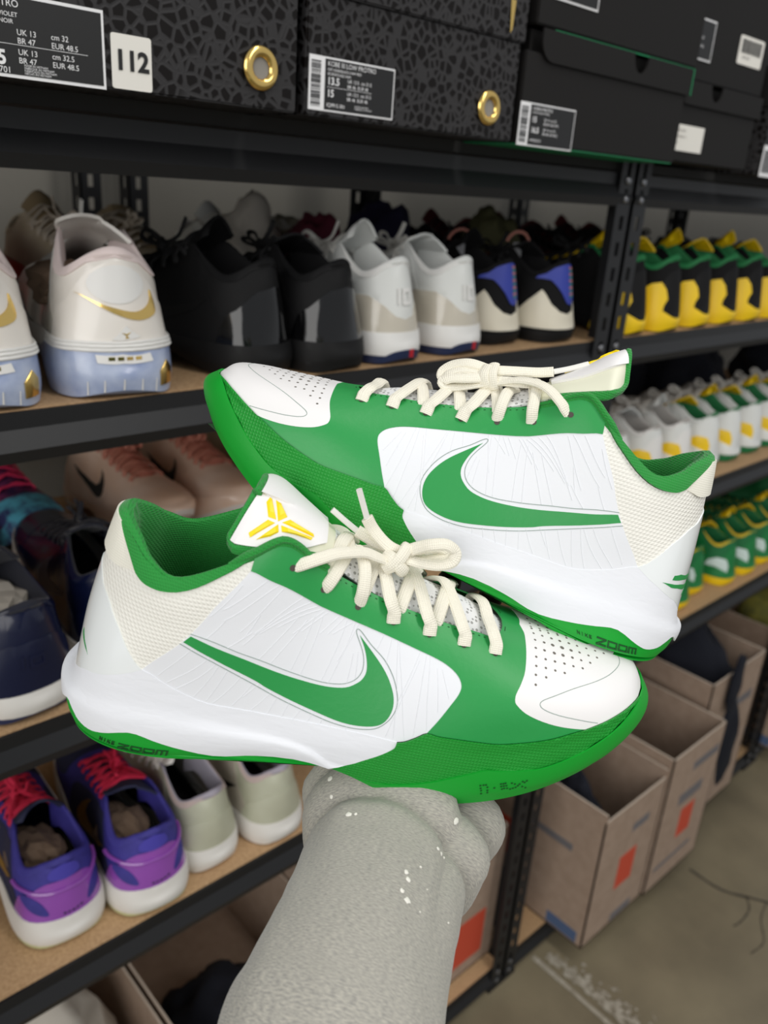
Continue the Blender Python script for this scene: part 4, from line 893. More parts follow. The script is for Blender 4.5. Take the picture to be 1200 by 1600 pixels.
def place(name, foot, x, y, z, yaw, label, group=None, full=True, scale=1, toe_out=False, pitch=0):
    """x,y = heel point at the shelf front (toe_out: toe point); yaw degrees turns the toe from straight in towards the left"""
    p = proto(name, STY[name], foot, full)
    if p[1]: r = copy_tree(p[0])
    else: r = p[0]; p[1] = True
    a = math.radians(90+yaw+(180 if toe_out else 0)); d = .165*scale; s = -1 if toe_out else 1
    r.location = (x+s*d*math.cos(a), y+s*d*math.sin(a), z+.002+H); r.rotation_euler = (0, 0, a); r.scale = (scale,)*3
    for k in ('label', 'category', 'group'):
        if k in r: del r[k]
    tag(r, label, 'sneaker', group); return r
fab = lambda n, c, r=.7, **k: mat(n, c, r, **k)
PEARL = mat('pearl_white_leather', '#eae6e0', .3, coat=.25, var=('#e3dcd2', 14, 2, .3)); ICE = mat('icy_blue_rubber', '#8796bb', .3, coat=.25, var=('#bcc6da', 26, 4, .2)); PINKW = mat('pinkish_white_lining', '#e2d2cf', .7)
SATINW = mat('white_plain', '#e4e3e0', .4); TAPE = mat('lace_plain_white', '#dcdad4', .8)
BLK = mat('black_nubuck', '#08080a', .7, spec=.3, bump=('noise', .0016, .3)); BLKM = mat('black_mesh', '#070709', .85, spec=.3); PATENT = mat('black_patent', '#060607', .1, coat=.35, spec=.35); BLKS = mat('black_rubber', '#0b0b0c', .6, spec=.3); BLKLACE = mat('black_lace', '#141416', .8)
BEIGE_T = mat('translucent_beige_plastic', '#c6bfb0', .2, coat=.4); LIL = mat('pale_lilac_print', '#b3a9b3', .5); NAVYR = mat('navy_rubber', '#1d2a4d', .45); RED = mat('red_rubber', '#c4202f', .5)
BLUE = mat('royal_blue_fabric', '#2b3a9c', .5); CREAM = mat('cream_rubber', '#ddd6c3', .5); TEALT = mat('teal_thread', '#3f7f77', .6); ROSE = mat('salmon_thread', '#c08072', .6)
YEL = mat('yellow_rubber', '#ecc50c', .45); GRNL = mat('dark_green_fabric', '#0f6b38', .7); GRNU = mat('green_leather', '#11773a', .45); WGREY = mat('white_grey_leather', '#dcdedb', .45); MINT = mat('pale_mint_plastic', '#cfdfda', .4)
PURP = mat('orchid_plastic', '#8b49a6', .25, coat=.5); VIOL = mat('violet_blue_knit', '#2a2773', .7, var=('#3d3692', 30, 3, .25)); REDL = mat('crimson_lace', '#cf1f46', .8); MIDN = mat('midnight_knit', '#1d2140', .75)
SAGE = mat('sage_leather', '#b9bba6', .45, var=('#a9a893', 18, 2, .25)); SAGEP = mat('dusty_pink_suede', '#b7a59f', .7); OFFM = mat('off_white_foam', '#d9d6d0', .5)
NAVG = mat('navy_patent', '#0e1430', .22, coat=.15, spec=.35); NAVF = mat('navy_fabric', '#0a0d1e', .8, sheen=.2)
PEACH = mat('peach_satin', '#d6ae90', .3, coat=.25, var=('#f0dccd', 9, 2, .22)); ROSEL = mat('dusty_rose_lace', '#d08a76', .8); FLOR = mat('floral_print', '#2d3a6e', .6, var=('#57b3cf', 38, 4, .09)); FLOR2 = mat('dark_floral_print', '#231c44', .6, var=('#7e2f62', 45, 4, .12)); HOTP = mat('hot_pink_lace', '#d93062', .75)
BEI = mat('beige_leather', '#b2a184', .6, var=('#c9bda5', 20, 3, .25)); BEIL = mat('beige_lace', '#c8bcab', .8); ORNG = mat('orange_red_textile', '#d8452a', .7, var=('#b52f25', 40, 3, .2)); OLIVE = mat('olive_textile', '#6b6a48', .8); PAPER = mat('brown_tissue_paper', '#6e5a49', .8, bump=('noise', .012, .4)); GREYP2 = mat('grey_tissue_paper', '#a19a90', .8, bump=('noise', .012, .4)); LILS = mat('lilac_sole', '#b8a7cf', .5)
def ice_extra(root, foot):
    drape('heel_oval', [(1.75*math.cos(a), 3.46+.27*math.sin(a)) for a in np.linspace(0, 2*math.pi, 25)[:-1]], 2.2, foot, SATINW, root, .6, .3, .1, side=1)
    g = catmull([(2.5, 3.30), (1.6, 3.22), (.4, 3.14), (-.9, 3.05), (-1.7, 3.06), (-2.1, 3.16), (-2.2, 3.34)], 4)+catmull([(-2.3, 3.3), (-2.45, 3.05), (-2.3, 2.83), (-1.6, 2.82), (-.4, 2.95), (1.0, 3.13), (2.5, 3.30)], 4)[:-1]
    s = 1 if foot == 'L' else -1
    drape('heel_emblem', g, 2.3, foot, GOLD, root, .7, .25, .08, side=s)
    drape('heel_badge', [(-.95*s, 2.55), (-.25*s, 2.82), (.45*s, 2.55)][::s], 2.2, foot, SATINW, root, .6, .25, .08, side=1)
    drape('badge_mark', [(-.36, 2.58), (-.26, 2.63), (-.5, 2.7), (-.25, 2.67), (0, 2.7), (-.22, 2.63), (-.16, 2.58)], 2.5, foot, GOLD, root, .3, .1, .05, side=s)
    drape('heel_plate', Zp([(-1.3, 26), (0, 25.5), (1.0, 26), (1.1, 33), (0, 33), (-1.2, 33)]), 3.2, foot, SATINW, root, .8, .3, .1, side=s)
    for i in range(4): drape('plate_mark', Zp([(-.75+i*.36, 28), (-.5+i*.36, 28), (-.5+i*.36, 31), (-.75+i*.36, 31)]), 3.5, foot, GOLD, root, .3, .2, .1, side=s)
    drape('gold_tread', Zp([(-2.6, 5), (-1.75, 5), (-1.7, 17), (-2.2, 25), (-2.6, 18)]), 3.3, foot, GOLD, root, .8, .25, .15, side=s)
    for zk, off in ((36.5, 4.4), (39.5, 4.2), (42.5, 3.8)):
        V, F, _u = sweep([tuple(pos(np.array([abs(u)]), np.array([kz(abs(u), zk)]), np.array([off-1.6]), foot, 1 if u >= 0 else -1)[0]) for u in np.linspace(-4.5, 4.5, 40)], .0014, .0014, (0, 0, 1), 6); obj('midsole_rib', V, F, SATINW, root)
    for i in range(5):
        u = -1.5+i*.75; drape('tread_groove', [(u, .05), (u+.07, .05), (u+.05, .8), (u+.01, .8)], 2.9, foot, SATINW, root, .4, .2, .2, side=s)
def heel10(root, foot, k0, k1, uc, m):
    s = 1 if foot == 'L' else -1; t = .035
    for a, b, c, d in ((.55, k0, .75, k1), (-.75, k0, -.55, k1), (.05, k0, .25, k1), (-.55, k0, .05, k0+.085), (-.55, k1-.085, .05, k1)):
        drape('heel_number', [(s*(a+uc), b), (s*(c+uc), b), (s*(c+uc), d), (s*(a+uc), d)][::s], 2.3, foot, m, root, 1.2, .2, .1)
def white_extra(root, foot):
    s = 1 if foot == 'L' else -1
    drape('outsole_wedge', catmull([(-2.6, .0), (-1.8, .55), (-.6, .8), (1.0, .75), (2.0, .35), (2.4, 0)], 4), 3.2, foot, NAVYR, root, .8, .3, .15, side=s)
    drape('red_stripe', [(-.7, .05), (-.25, .05), (-.1, .82), (-.5, .84)], 3.5, foot, RED, root, .5, .3, .15, side=s)
    heel10(root, foot, 3.0, 3.36, .15, SATINW)
    drape('heel_seam', Zp([(u, 20) for u in np.linspace(-3.4, 3.4, 12)]+[(u, 21.2) for u in np.linspace(3.4, -3.4, 12)]), 2.4, foot, SATINW, root, .5, .3, .1)
    for si in (1, -1): drape('emblem_tip', [(6.2, 2.42), (7.0, 2.3), (7.1, 2.42), (6.4, 2.55)], 1.7, foot, RED, root, .3, .3, .2, side=si)
def blue_extra(root, foot):
    s = 1 if foot == 'L' else -1
    drape('blue_panel', [(-2.6, 3.62), (-2.2, 3.3), (-1.2, 2.9), (-.4, 2.72), (.3, 2.8), (1.0, 3.1), (2.2, 3.45), (3.6, 3.6), (3.4, 3.72), (2.72, 3.73), (1.8, 3.85), (0, 3.92), (-1.8, 3.85)], 2.0, foot, BLUE, root, .6, .25, .1, side=s)
    for i in range(10):
        z = 2.98+i*.085; drape('pull_tab_stripe', [(-.75, z), (-.05, z), (-.05, z+.055), (-.75, z+.055)], 2.9, foot, (TEALT, ROSE)[i % 2], root, .8, .3, .1, side=s)
    # upright black tongue collar with a stitched arc of lettering on its inside
    for i in range(15):
        a = math.radians(25+i*9.3); p = Vector((.112, .030*math.cos(a), .128+.022*math.sin(a))); V, F = boxgeo(-.0012, .0, -.0014, .0014, -.0022, .0022); R_ = Matrix.Rotation(a-math.pi/2, 3, 'X')
        obj('tongue_stitch', [tuple(p+R_@Vector(v)) for v in V], F, ROSE, root, smooth=False)
    V, F = boxgeo(.1105, .1115, -.010, .012, .112, .134); obj('size_tag', V, F, mat('grey_tag', '#8e8e90', .6), root, smooth=False)
def blue_tongue(root, foot): pass
def navy_extra(root, foot):
    heel10(root, foot, 2.72, 3.02, .2, NAVG)
    drape('outsole_stripe', [(-2.2, .05), (-1.6, .05), (-1.5, .5), (-2.0, .5)], 3.0, foot, RED, root, .5, .3, .15, side=1 if foot == 'L' else -1)
def purple_extra(root, foot):
    s = 1 if foot == 'L' else -1
    for e in (1, -1): drape('side_window', catmull([(1.3, 2.5), (2.0, 2.85), (3.1, 2.9), (3.4, 2.65), (2.8, 2.42), (2.0, 2.38)], 4, True), 1.9, foot, VIOL, root, .5, .25, .1, side=e)
    V, F, _u = sweep([tuple(pos(np.array([abs(u)]), np.array([3.2+.08*math.cos(u)]), np.array([2.2]), foot, 1 if u >= 0 else -1)[0]) for u in np.linspace(-4.2, 4.2, 40)], .0022, .0022, (0, 0, 1), 6); obj('heel_rib', V, F, PURP, root)
    for i in range(5): drape('heel_script', [(-.9+i*.28, 2.5+.03*(i % 2)), (-.72+i*.28, 2.5), (-.68+i*.28, 2.56), (-.84+i*.28, 2.58)], 1.7, foot, MIDN, root, .3, .2, .1, side=s)
    drape('heel_lip', catmull([(-1.3, 3.55), (-1.1, 3.78), (0, 3.9), (1.1, 3.78), (1.3, 3.55), (0, 3.5)], 4, True), 2.2, foot, mat('violet_suede', '#413a9e', .7), root, .8, .25, .1)
PATCHY = [(0, -.01), (4.8, -.01), (4.6, 1.4), (4.4, 1.95), (4.2, 2.4), (3.4, 2.95), (2.5, 3.1), (1.9, 2.85), (1.55, 2.5), (1.85, 2.1), (1.95, 1.75), (0, 1.35)]
PATCHW = [(1.5, 1.95), (4.4, 1.95), (4.2, 2.4), (3.3, 2.78), (2.0, 2.85), (1.45, 2.5)]
BLKCT = [(4.4, 2.0), (3.7, 2.5), (3.0, 3.05), (2.7, 2.9), (2.0, 2.55), (1.0, 2.42), (0, 2.4)]
STY = dict(
 ice=dict(m=dict(outsole=ICE, midsole=SATINW, heel_counter=PEARL, upper=PEARL, side_panel=mat('iridescent_pale_panel', '#c6cfd2', .3, coat=.4, var=('#d8cdb9', 20, 3, .3)), toe_cap=PEARL, collar_edge=PINKW, lining=PINKW, lace=TAPE, tongue=PEARL), kc=3.75, scale=(1.05, 1.31, 1.15), extra=ice_extra, zo=35, zm=43),
 black=dict(m=dict(outsole=BLKS, midsole=BLKS, heel_counter=PATENT, upper=BLK, collar_edge=BLK, lining=BLKM, lace=BLKLACE, emblem=BLKS, side_panel=BLK, toe_cap=BLK), kc=3.45, scale=(1.05, 1.14, 1.05), zo=9, zm=30),
 white=dict(m=dict(outsole=NAVYR, midsole=SATINW, heel_counter=BEIGE_T, upper=WGREY, side_panel=WGREY, toe_cap=SATINW, collar_edge=SATINW, lining=WGREY, lace=TAPE, emblem=LIL), ctop=[(7, 2.2), (6, 2.6), (4.5, 2.98), (3.2, 3.02), (2, 2.82), (1, 2.66), (0, 2.62)], scale=(1.05, 1.12, 1.06), extra=white_extra, zo=7, zm=33),
 blue=dict(m=dict(outsole=BLKS, midsole=BLKM, heel_counter=CREAM, upper=BLKM, side_panel=BLK, toe_cap=BLK, collar_edge=BLKM, lining=BLKM, lace=BLKLACE), ctop=BLKCT, scale=(1.03, 1.1, 1.0), extra=blue_extra, zo=14, zm=17),
 yellow=dict(m=dict(outsole=BLKS, midsole=BLKM, heel_patch=YEL, heel_counter=BLK, upper=BLKM, side_panel=BLK, toe_cap=BLK, collar_edge=GRNL, lining=GRNL, lace=BLKLACE, tongue=YEL), patch=PATCHY, kc=3.6, scale=(1.03, 1.05, 1.07), zo=6, zm=20),
 wgy=dict(m=dict(outsole=GRNL, midsole=WGREY, heel_patch=YEL, heel_counter=WGREY, upper=WGREY, side_panel=WGREY, toe_cap=WGREY, collar_edge=WGREY, lining=GRNL, lace=TAPE, emblem=GRNU, tongue=YEL), patch=PATCHW, kc=3.6, scale=(1.03, 1.05, 1.04), zo=13, zm=22),
 wplain=dict(m=dict(outsole=WGREY, midsole=WGREY, heel_patch=YEL, heel_counter=SATINW, upper=WGREY, side_panel=SATINW, toe_cap=SATINW, collar_edge=SATINW, lining=mat('grey_lining', '#a9a5a0', .8), lace=TAPE, emblem=GRNU), patch=PATCHW, kc=3.6, scale=(1.03, 1.05, 1.02), zo=13, zm=22),
 ggy=dict(m=dict(outsole=YEL, midsole=YEL, heel_patch=MINT, heel_counter=GRNU, upper=GRNL, side_panel=GRNU, toe_cap=GRNU, collar_edge=mat('yellow_binding', '#d0b01c', .7), lining=GRNL, lace=mat('green_lace', '#0d5a30', .8), tongue=YEL, emblem=YEL), patch=PATCHW, kc=3.6, scale=(1.03, 1.05, 1.04), zo=8, zm=17),
 purple=dict(m=dict(outsole=mat('pale_lime_sole', '#c3c493', .5), midsole=OFFM, heel_counter=PURP, upper=VIOL, side_panel=MIDN, toe_cap=MIDN, collar_edge=VIOL, lining=VIOL, lace=REDL, tongue=MIDN, emblem=mat('dull_gold_print', '#a3803a', .4, .6), insole=MIDN), kc=3.5, scale=(1.06, 1.22, .98), extra=purple_extra, zo=4, zm=38),
 sage=dict(m=dict(outsole=OFFM, midsole=OFFM, heel_counter=SAGE, upper=SAGE, side_panel=mat('warm_grey_leather', '#b5ada0', .4), toe_cap=SAGE, collar_edge=SAGEP, lining=mat('grey_lilac_lining', '#9c97a3', .7), lace=OFFM, insole=BLKM, emblem=BLKM, tongue=OFFM), kc=3.3, scale=(1.03, 1.08, .98), zo=4, zm=33),
 navy=dict(m=dict(outsole=NAVYR, midsole=OFFM, heel_counter=NAVG, upper=NAVG, side_panel=NAVG, toe_cap=NAVG, collar_edge=NAVG, lining=NAVF, lace=NAVF, tongue=NAVF, emblem=mat('charcoal_print', '#3b3945', .4)), kc=3.3, scale=(1.05, 1.25, 1.06), extra=navy_extra, zo=5, zm=27),
 peach=dict(m=dict(outsole=SATINW, midsole=PEACH, heel_counter=PEACH, upper=PEACH, collar_edge=PEACH, lining=PEACH, lace=ROSEL, tongue=ROSEL, emblem=mat('black_print', '#141414', .5)), scale=(1.05, 1.12, 1.05), lw=4.6, zo=6, zm=22),
 floral=dict(m=dict(outsole=BLKS, midsole=FLOR, heel_counter=FLOR2, upper=FLOR2, side_panel=FLOR, toe_cap=FLOR, collar_edge=FLOR2, lining=NAVF, lace=HOTP, tongue=FLOR2), scale=(1.03, 1.08, 1.05), lw=3.0),
 beige=dict(m=dict(outsole=BEI, midsole=BEI, heel_counter=BEI, upper=BEI, collar_edge=BEI, lining=BEI, lace=BEIL, tongue=mat('tan_tongue', '#a08c6c', .6)), scale=(1.03, 1.08, 1.05), lw=4.4),
 orange=dict(m=dict(outsole=BLKS, midsole=ORNG, heel_counter=ORNG, upper=ORNG, collar_edge=ORNG, lining=BLKM, lace=HOTP, tongue=ORNG)),
 blackred=dict(m=dict(outsole=BLKS, midsole=BLKM, heel_counter=BLK, upper=BLKM, side_panel=BLK, toe_cap=mat('dark_red_leather', '#5b1f22', .5), collar_edge=BLKM, lining=BLKM, lace=BLKLACE, tongue=mat('dark_red_tongue', '#5e1d20', .7))),
)
S2, S3, S4 = -.215, -.549, -.899
GP = 'pairs lined up heel out on the shelves'
place('ice', 'L', .226, .742, S2-.0, -9, 'pearl white sneaker with ice blue sole, half cut by the left frame edge', full=True)
place('ice', 'R', .356, .738, S2, -11, 'pearl white sneaker with gold heel check and whole ice blue sole in view')
place('black', 'L', .555, .755, S2, 19, 'all black sneaker with glossy heel, turned so its laced side shows', 'black patent-heel sneakers')
place('black', 'R', .640, .736, S2, 8, 'all black sneaker with glossy heel, tucked beside the white navy-soled pair', 'black patent-heel sneakers')
place('white', 'L', .738, .742, S2, 4, 'white sneaker with beige heel and navy red-striped sole, next to the black pair', 'white navy-soled sneakers')
place('white', 'R', .862, .747, S2, 4, 'white sneaker with beige heel and navy red-striped sole, next to the blue-heeled pair', 'white navy-soled sneakers')
place('blue', 'L', .985, .772, S2, 5, 'black sneaker with blue heel and cream counter, left one of its pair', 'blue-heeled sneakers')
place('blue', 'R', 1.09, .748, S2, 4, 'black sneaker with blue heel and cream counter, against the steel post', 'blue-heeled sneakers')
for i, (x, y, f) in enumerate(((1.285, .738, 'L'), (1.388, .732, 'R'), (1.508, .738, 'L'), (1.615, .738, 'R'), (1.722, .738, 'L'), (1.830, .738, 'R'))):
    place('yellow', f, x, y, S2, 3, 'black and yellow heeled sneaker, '+('first right of the steel post', 'second from the steel post', 'third from the steel post', 'fourth from the steel post', 'fifth from the steel post', 'sixth from the steel post')[i], 'black and yellow sneakers', full=False)
for i, (x, y, f, n) in enumerate(((1.33, .80, 'R', 'wplain'), (1.44, .80, 'L', 'wplain'), (1.55, .79, 'R', 'wplain'), (1.66, .785, 'L', 'wplain'), (1.765, .775, 'R', 'wgy'), (1.87, .775, 'L', 'wgy'), (1.985, .778, 'R', 'wgy'), (2.09, .778, 'L', 'wgy'), (2.2, .776, 'R', 'wgy'), (2.31, .778, 'L', 'wgy'))):
    place(n, f, x, y, S3, 3, ('plain white sneaker partly behind the raised tongue', 'plain white sneaker second in the white row', 'plain white sneaker third in the white row', 'white sneaker with small green check, just above the green collar', 'white sneaker with large yellow heel patch, foremost fully seen', 'white sneaker with green sole, second of the yellow-patched ones', 'white sneaker with green sole, third of the yellow-patched ones', 'white sneaker with green sole, fourth of the yellow-patched ones', 'white sneaker with green sole, fifth of the yellow-patched ones', 'white sneaker with green sole, last of the yellow-patched ones')[i], 'white sneakers on the third shelf', full=False)
for i, (x, y, f) in enumerate(((1.758, .765, 'R'), (1.865, .785, 'L'), (1.99, .762, 'R'), (2.10, .760, 'L'), (2.21, .765, 'R'), (2.315, .765, 'L'))):
    place('ggy', f, x, y, S4, 3, ('green and yellow sneaker touching the outline of the held heel', 'green and yellow sneaker set back behind its neighbour', 'green and yellow sneaker with large pale heel patch, fully seen', 'green and yellow sneaker next right of the fully seen one', 'green and yellow sneaker at the right frame edge, second past the fully seen one', 'green and yellow sneaker farthest along, against the far steel post')[i], 'green and yellow sneakers', full=False)
place('navy', 'L', .258, .752, S3, 6, 'glossy navy sneaker with white midsole, left one, stuffed with grey paper', 'glossy navy sneakers')
place('navy', 'R', .372, .785, S3, -4, 'glossy navy sneaker mostly hidden behind the held white heel', 'glossy navy sneakers')
place('purple', 'L', .272, .772, S4, -3, 'violet sneaker with orchid heel and crimson laces, cut by left frame edge', 'violet sneakers')
place('purple', 'R', .376, .748, S4, -6, 'violet sneaker with orchid heel and crimson laces, whole heel in view', 'violet sneakers')
place('sage', 'L', .478, .760, S4, 3, 'pale sage sneaker beside the violet one, black inside', 'pale sage sneakers')
place('sage', 'R', .580, .745, S4, 2, 'pale sage sneaker touching the grey sleeve, black inside', 'pale sage sneakers')
# rear rows, toes towards the aisle
place('floral', 'R', .395, 1.075, S3, 3, 'blue floral sneaker with hot pink laces behind the navy pair', toe_out=True)
place('orange', 'L', .285, 1.075, S3, 0, 'orange red sneaker at the left frame edge behind the navy pair', toe_out=True)
place('peach', 'L', .575, 1.035, S3, 2, 'peach satin sneaker with rose laces, nearer to the floral one', 'peach satin sneakers', toe_out=True)
place('peach', 'R', .695, 1.03, S3, 0, 'peach satin sneaker with rose laces, nearer to the held shoe', 'peach satin sneakers', toe_out=True)
place('beige', 'R', .815, 1.05, S3, 0, 'beige sneaker seen under the shelf beam beside the peach pair', toe_out=True, full=False)
place('beige', 'L', .515, 1.075, S2, 2, 'beige sneaker with ribbed laces behind the white gold-check sneaker', 'beige sneakers on the upper shelf', toe_out=True)
place('beige', 'R', .625, 1.085, S2, 0, 'beige sneaker half hidden behind the black laced sneaker', 'beige sneakers on the upper shelf', toe_out=True, full=False)
place('orange', 'R', .375, 1.085, S2, 0, 'orange red sneaker glimpsed behind the two pearl white sneakers', toe_out=True)
for x, f, lab in ((.80, 'L', 'grey white sneaker in the back row behind the black pair'), (.90, 'R', 'grey white sneaker in the back row behind the white navy-soled pair')): place('wplain', f, x, 1.09, S2, 0, lab, toe_out=True, full=False)
for i, x in enumerate((1.34, 1.45, 1.56, 1.68, 1.80, 1.92, 2.04)):
    place('blackred', 'LR'[i % 2], x, 1.085, S2, 0, 'dark red-toed black sneaker in the back row, '+('first behind the steel post', 'second from the steel post', 'third from the steel post', 'fourth from the steel post', 'fifth from the steel post', 'sixth from the steel post', 'seventh from the steel post')[i], 'back row dark sneakers', toe_out=True, full=False)
for i, x in enumerate((2.03, 2.14, 2.25, 2.36)):
    place('ggy', 'LR'[i % 2], x, 1.045, S4, 0, 'green sneaker in the back row of the fourth shelf, '+('left end', 'second from left', 'third from left', 'right end')[i], 'back row green sneakers', toe_out=True, full=False)
# loose things on the shelves
cloth('dark purple cloth bundle at the back behind the white navy-soled pair', (1.12, 1.24, S2), (.085, .06, .115), mat('dark_purple_cloth', '#241f3f', .85), 11, fold=.4)
cloth('cream cloth with a green mark behind the black pair', (.93, 1.28, S2), (.08, .05, .10), mat('cream_cloth', '#cdc6b2', .85), 12, fold=.35)
cloth('maroon cloth between the black pair and the white pair', (.90, 1.16, S2), (.05, .05, .11), mat('maroon_cloth', '#641e33', .85), 13, fold=.4)
cloth('olive cloth bundle at the back beside the blue-heeled pair', (1.40, 1.20, S2), (.06, .07, .12), OLIVE, 14, fold=.4)
cloth('pale scarf of frayed white cloth behind the black laces', (.80, 1.22, S2), (.06, .05, .105), OFFW, 15, fold=.55)
cloth('dark cloth filling the back of the shelf behind the white row', (1.85, 1.25, S3), (.33, .07, .16), NAVY, 16, fold=.3)
cloth('navy garments heaped at the far end behind the white row', (2.26, 1.17, S3), (.10, .12, .15), NAVY, 17, fold=.35)
cloth('navy garments heaped on the farthest unit at white sneaker height', (2.72, 1.02, S3), (.2, .17, .17), NAVY, 18, fold=.35)
cloth('black garments on the farthest unit, right of the navy heap', (3.2, 1.05, S3), (.18, .2, .17), BLACKC, 19, fold=.35)
cloth('dark green jerseys on the farthest unit level with the green sneakers', (2.72, 1.0, S4), (.2, .16, .14), GRNL, 20, fold=.35)
def wad(label, x, y, z, s, m, seed): return cloth(label, (x, y, z), s, m, seed, name='paper_stuffing', cat='paper', sub=3, fold=.5, flat=-2, fr=5, facet=True)
wad('crumpled brown paper inside the pearl white sneaker', .352, .86, S2+.065, (.03, .042, .022), PAPER, 21)
wad('crumpled brown paper inside the left violet sneaker', .266, .87, S4+.045, (.028, .042, .022), PAPER, 22)
wad('crumpled brown paper inside the right violet sneaker', .372, .845, S4+.045, (.028, .042, .022), PAPER, 23)
wad('crumpled grey paper inside the left navy sneaker', .248, .86, S3+.055, (.028, .04, .024), GREYP2, 24)

# ------------------------------------------------------------------ the pair in hand and the arm that holds it
hero('R', MR, 'white and green low sneaker held in front, toe right, yellow emblem on tongue', None)
hero('L', ML_, 'white and green low sneaker held behind and higher, toe left, leaf heel print', None)
def ray(px, py, d):
    c = np.array([(px-600)/1300*d, (py-800)/1300*d, d]); return np.array(CR)@c+np.array([0, 0, H])
SLEEVE = mat('heather_grey_fleece', '#a9a79f', .92, bump=('braid', .0017, .1), sheen=.25)
nt = SLEEVE.node_tree; N = nt.nodes.new; Lk = nt.links.new
tc = N('ShaderNodeTexCoord'); mp = N('ShaderNodeMapping'); mp.inputs['Scale'].default_value = (380, 2700, 1); Lk(tc.outputs['UV'], mp.inputs[0]); nz = N('ShaderNodeTexNoise'); nz.inputs['Scale'].default_value = 1; nz.inputs['Detail'].default_value = 4; Lk(mp.outputs[0], nz.inputs[0])
rp = N('ShaderNodeValToRGB'); rp.color_ramp.elements[0].position = .34; rp.color_ramp.elements[1].position = .66; rp.color_ramp.elements[0].color = lin('#918f89'); rp.color_ramp.elements[1].color = lin('#b8b4a8'); Lk(nz.outputs[0], rp.inputs[0]); Lk(rp.outputs[0], nt.nodes['Principled BSDF'].inputs['Base Color'])
SKIN = mat('dark_brown_skin', '#40281f', .5, bump=('noise', .0015, .15)); NAIL = mat('pink_nail', '#d98aa0', .3)
person = tag(bpy.data.objects.new('person', None), 'person reaching in with a grey fleece sleeve, hand holding two sneakers', 'person'); COL.objects.link(person)
fa = ray(520, 1900, .33); person.location = fa
def arm_mesh():
    """centre line of the sleeve from below the frame to the cuff, with gathered folds near the wrist"""
    key = [(470, 2300, .315, .058, .05), (490, 1950, .335, .054, .047), (512, 1660, .360, .050, .044), (535, 1560, .375, .0475, .042), (572, 1450, .402, .0435, .040), (596, 1370, .428, .0425, .039), (610, 1310, .450, .0435, .040), (617, 1265, .470, .0445, .041), (620, 1225, .488, .0435, .041), (622, 1190, .503, .0415, .040), (624, 1160, .516, .038, .037)]
    C_ = catmull([ray(a, b, d) for a, b, d, r, q in key], 12); R1 = catmull([(r, q) for a, b, d, r, q in key], 12); n = len(C_); seg = 72; V = []; F = []; UV = []
    right = np.array(CR)[:, 0]; L = 0; S_ = [0]
    for i in range(1, n): L += np.linalg.norm(C_[i]-C_[i-1]); S_.append(L)
    tot = L
    for i in range(n):
        t = C_[min(i+1, n-1)]-C_[max(i-1, 0)]; t /= np.linalg.norm(t); a = right-t*(right@t); a /= np.linalg.norm(a); b = np.cross(a, t)      # b points towards the camera-up side
        if b@(-np.array(CR)[:, 2]) < 0: b = -b
        for k in range(seg):
            q = 2*math.pi*k/seg; ca, sa = math.cos(q), math.sin(q)
            s = tot-S_[i]                                   # distance back from the cuff
            sw = s+.014*sa-.006*ca                          # folds sag round the arm
            f = 0
            for c0, wd, h in ((.030, .009, .0050), (.058, .010, .0085), (.082, .010, .0060)): f += h*math.exp(-((sw-c0)/wd)**2)
            for c0, wd, h in ((.044, .004, -.007), (.0715, .0035, -.0065), (.0955, .004, -.0055)): f += h*math.exp(-((sw-c0)/wd)**2)
            lob = .010*math.exp(-((q-(.05 if q < 3.2 else 2*math.pi+.05))/.42)**2)*math.exp(-((s-.062)/.03)**2)     # the loose lobe on the right
            groove = -.0035*math.exp(-((q-.62)/.10)**2)*math.exp(-((s-.085)/.05)**2)
            nz_ = .0016*noise.noise(Vector((ca*2.2, sa*2.2, s*22)))+.0008*noise.noise(Vector((ca*6, sa*6, s*70)))
            r = 1; p = C_[i]+a*ca*(R1[i][0]+f+lob+groove+nz_)+b*sa*(R1[i][1]+f*.8+groove+nz_); V.append(p); UV.append((q*.045, S_[i]))
    for i in range(n-1):
        for k in range(seg): F.append((i*seg+k, i*seg+(k+1) % seg, (i+1)*seg+(k+1) % seg, (i+1)*seg+k))
    return V, F, UV, C_, seg
V, F, UV, CL, seg = arm_mesh(); V = [v-fa for v in V]
sl = weld(obj('sleeve', V, F, SLEEVE, person, uv=UV), 1e-7)
from mathutils.bvhtree import BVHTree
bv = BVHTree.FromPolygons([Vector(v) for v in V], F); mb = MB(); rr = random.Random(5)
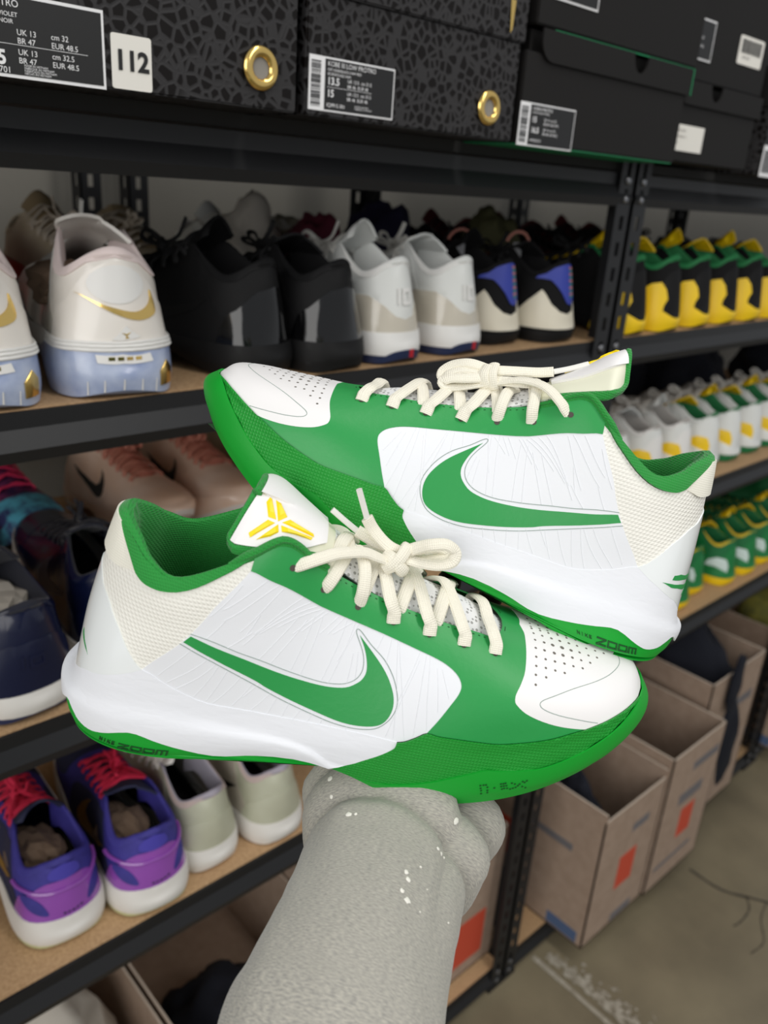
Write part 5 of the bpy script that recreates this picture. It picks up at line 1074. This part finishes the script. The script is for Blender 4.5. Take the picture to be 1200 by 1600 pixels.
for px, py, d, r in ((635, 1363, .41, 2.2), (637, 1374, .41, 2.6), (628, 1392, .40, 2.4), (636, 1407, .40, 3.4), (657, 1355, .41, 1.4), (656, 1425, .39, 1), (700, 1442, .40, 1.2), (712, 1283, .45, 3.6), (516, 1217, .48, 3), (518, 1245, .48, 2), (545, 1273, .46, 3), (556, 1272, .46, 2), (684, 1326, .43, 2), (689, 1334, .43, 2.2), (693, 1340, .43, 1.6), (667, 1390, .41, .8)):
    o_ = Vector((0, 0, H))-Vector(fa); dr = Vector(ray(px, py, 1))-Vector((0, 0, H)); hit, nn, ix, ds = bv.ray_cast(o_, dr.normalized())
    if hit is None: continue
    if nn.dot(dr) > 0: nn = -nn
    q = nn.to_track_quat('Z', 'Y').to_matrix(); R_ = r/1300*.7; k = 9; base = [hit+q@Vector((R_*rr.uniform(.7, 1.2)*math.cos(a), R_*rr.uniform(.7, 1.2)*math.sin(a), .0002)) for a in np.linspace(0, 2*math.pi, k+1)[:-1]]
    mb.add([hit+nn*.0008]+base, [(0, 1+i, 1+(i+1) % k) for i in range(k)])
tag(mb.build('paint_fleck', mat('white_paint_fleck', '#efece2', .7), sl), kind='stuff')
# forearm and hand: one skinned surface
J = dict(el=(ray(505, 1750, .355), .036), fo=(ray(580, 1430, .415), .031), wr=(ray(622, 1215, .497), .026), pa=(ray(650, 1120, .524), .024), pb=(ray(668, 1065, .527), .021))
E_ = [('el', 'fo'), ('fo', 'wr'), ('wr', 'pa'), ('pa', 'pb')]
for f, pts in dict(i=((624, 1040, .523), (632, 985, .522), (640, 935, .520), (650, 884, .515)), m=((662, 1030, .526), (680, 975, .526), (695, 930, .524), (707, 892, .517)), r=((700, 1040, .526), (730, 990, .527), (757, 950, .524), (777, 915, .518)), p=((700, 1075, .524), (760, 1040, .525), (805, 1000, .522), (835, 968, .517)), t=((600, 1120, .522), (570, 1080, .520), (560, 1035, .518))).items():
    prev = 'pb' if f in 'imr' else 'pa'
    for n, (a, b, d) in enumerate(pts):
        J[f+str(n)] = (ray(a, b, d), (.0105, .0092, .0086, .0078)[n] if f != 'p' else (.0092, .008, .0074, .0068)[n]); E_.append((prev, f+str(n))); prev = f+str(n)
ids = {k: i for i, k in enumerate(J)}
me = bpy.data.meshes.new('body'); me.from_pydata([tuple(J[k][0]-fa) for k in J], [(ids[a], ids[b]) for a, b in E_], [])
body = link('body', me, person); body.modifiers.new('skin', 'SKIN'); bm = bmesh.new(); bm.from_mesh(me); sk = bm.verts.layers.skin.verify(); bm.verts.ensure_lookup_table()
for k, i in ids.items(): bm.verts[i][sk].radius = (J[k][1],)*2; bm.verts[i][sk].use_root = k == 'pa'
bm.to_mesh(me); bm.free(); md = body.modifiers.new('sub', 'SUBSURF'); md.levels = 2; md.render_levels = 2
dg = bpy.context.evaluated_depsgraph_get(); m2 = bpy.data.meshes.new_from_object(body.evaluated_get(dg)); body.modifiers.clear(); body.data = m2; m2.materials.clear(); m2.materials.append(SKIN); m2.polygons.foreach_set('use_smooth', [True]*len(m2.polygons))
bpy.context.view_layer.update()
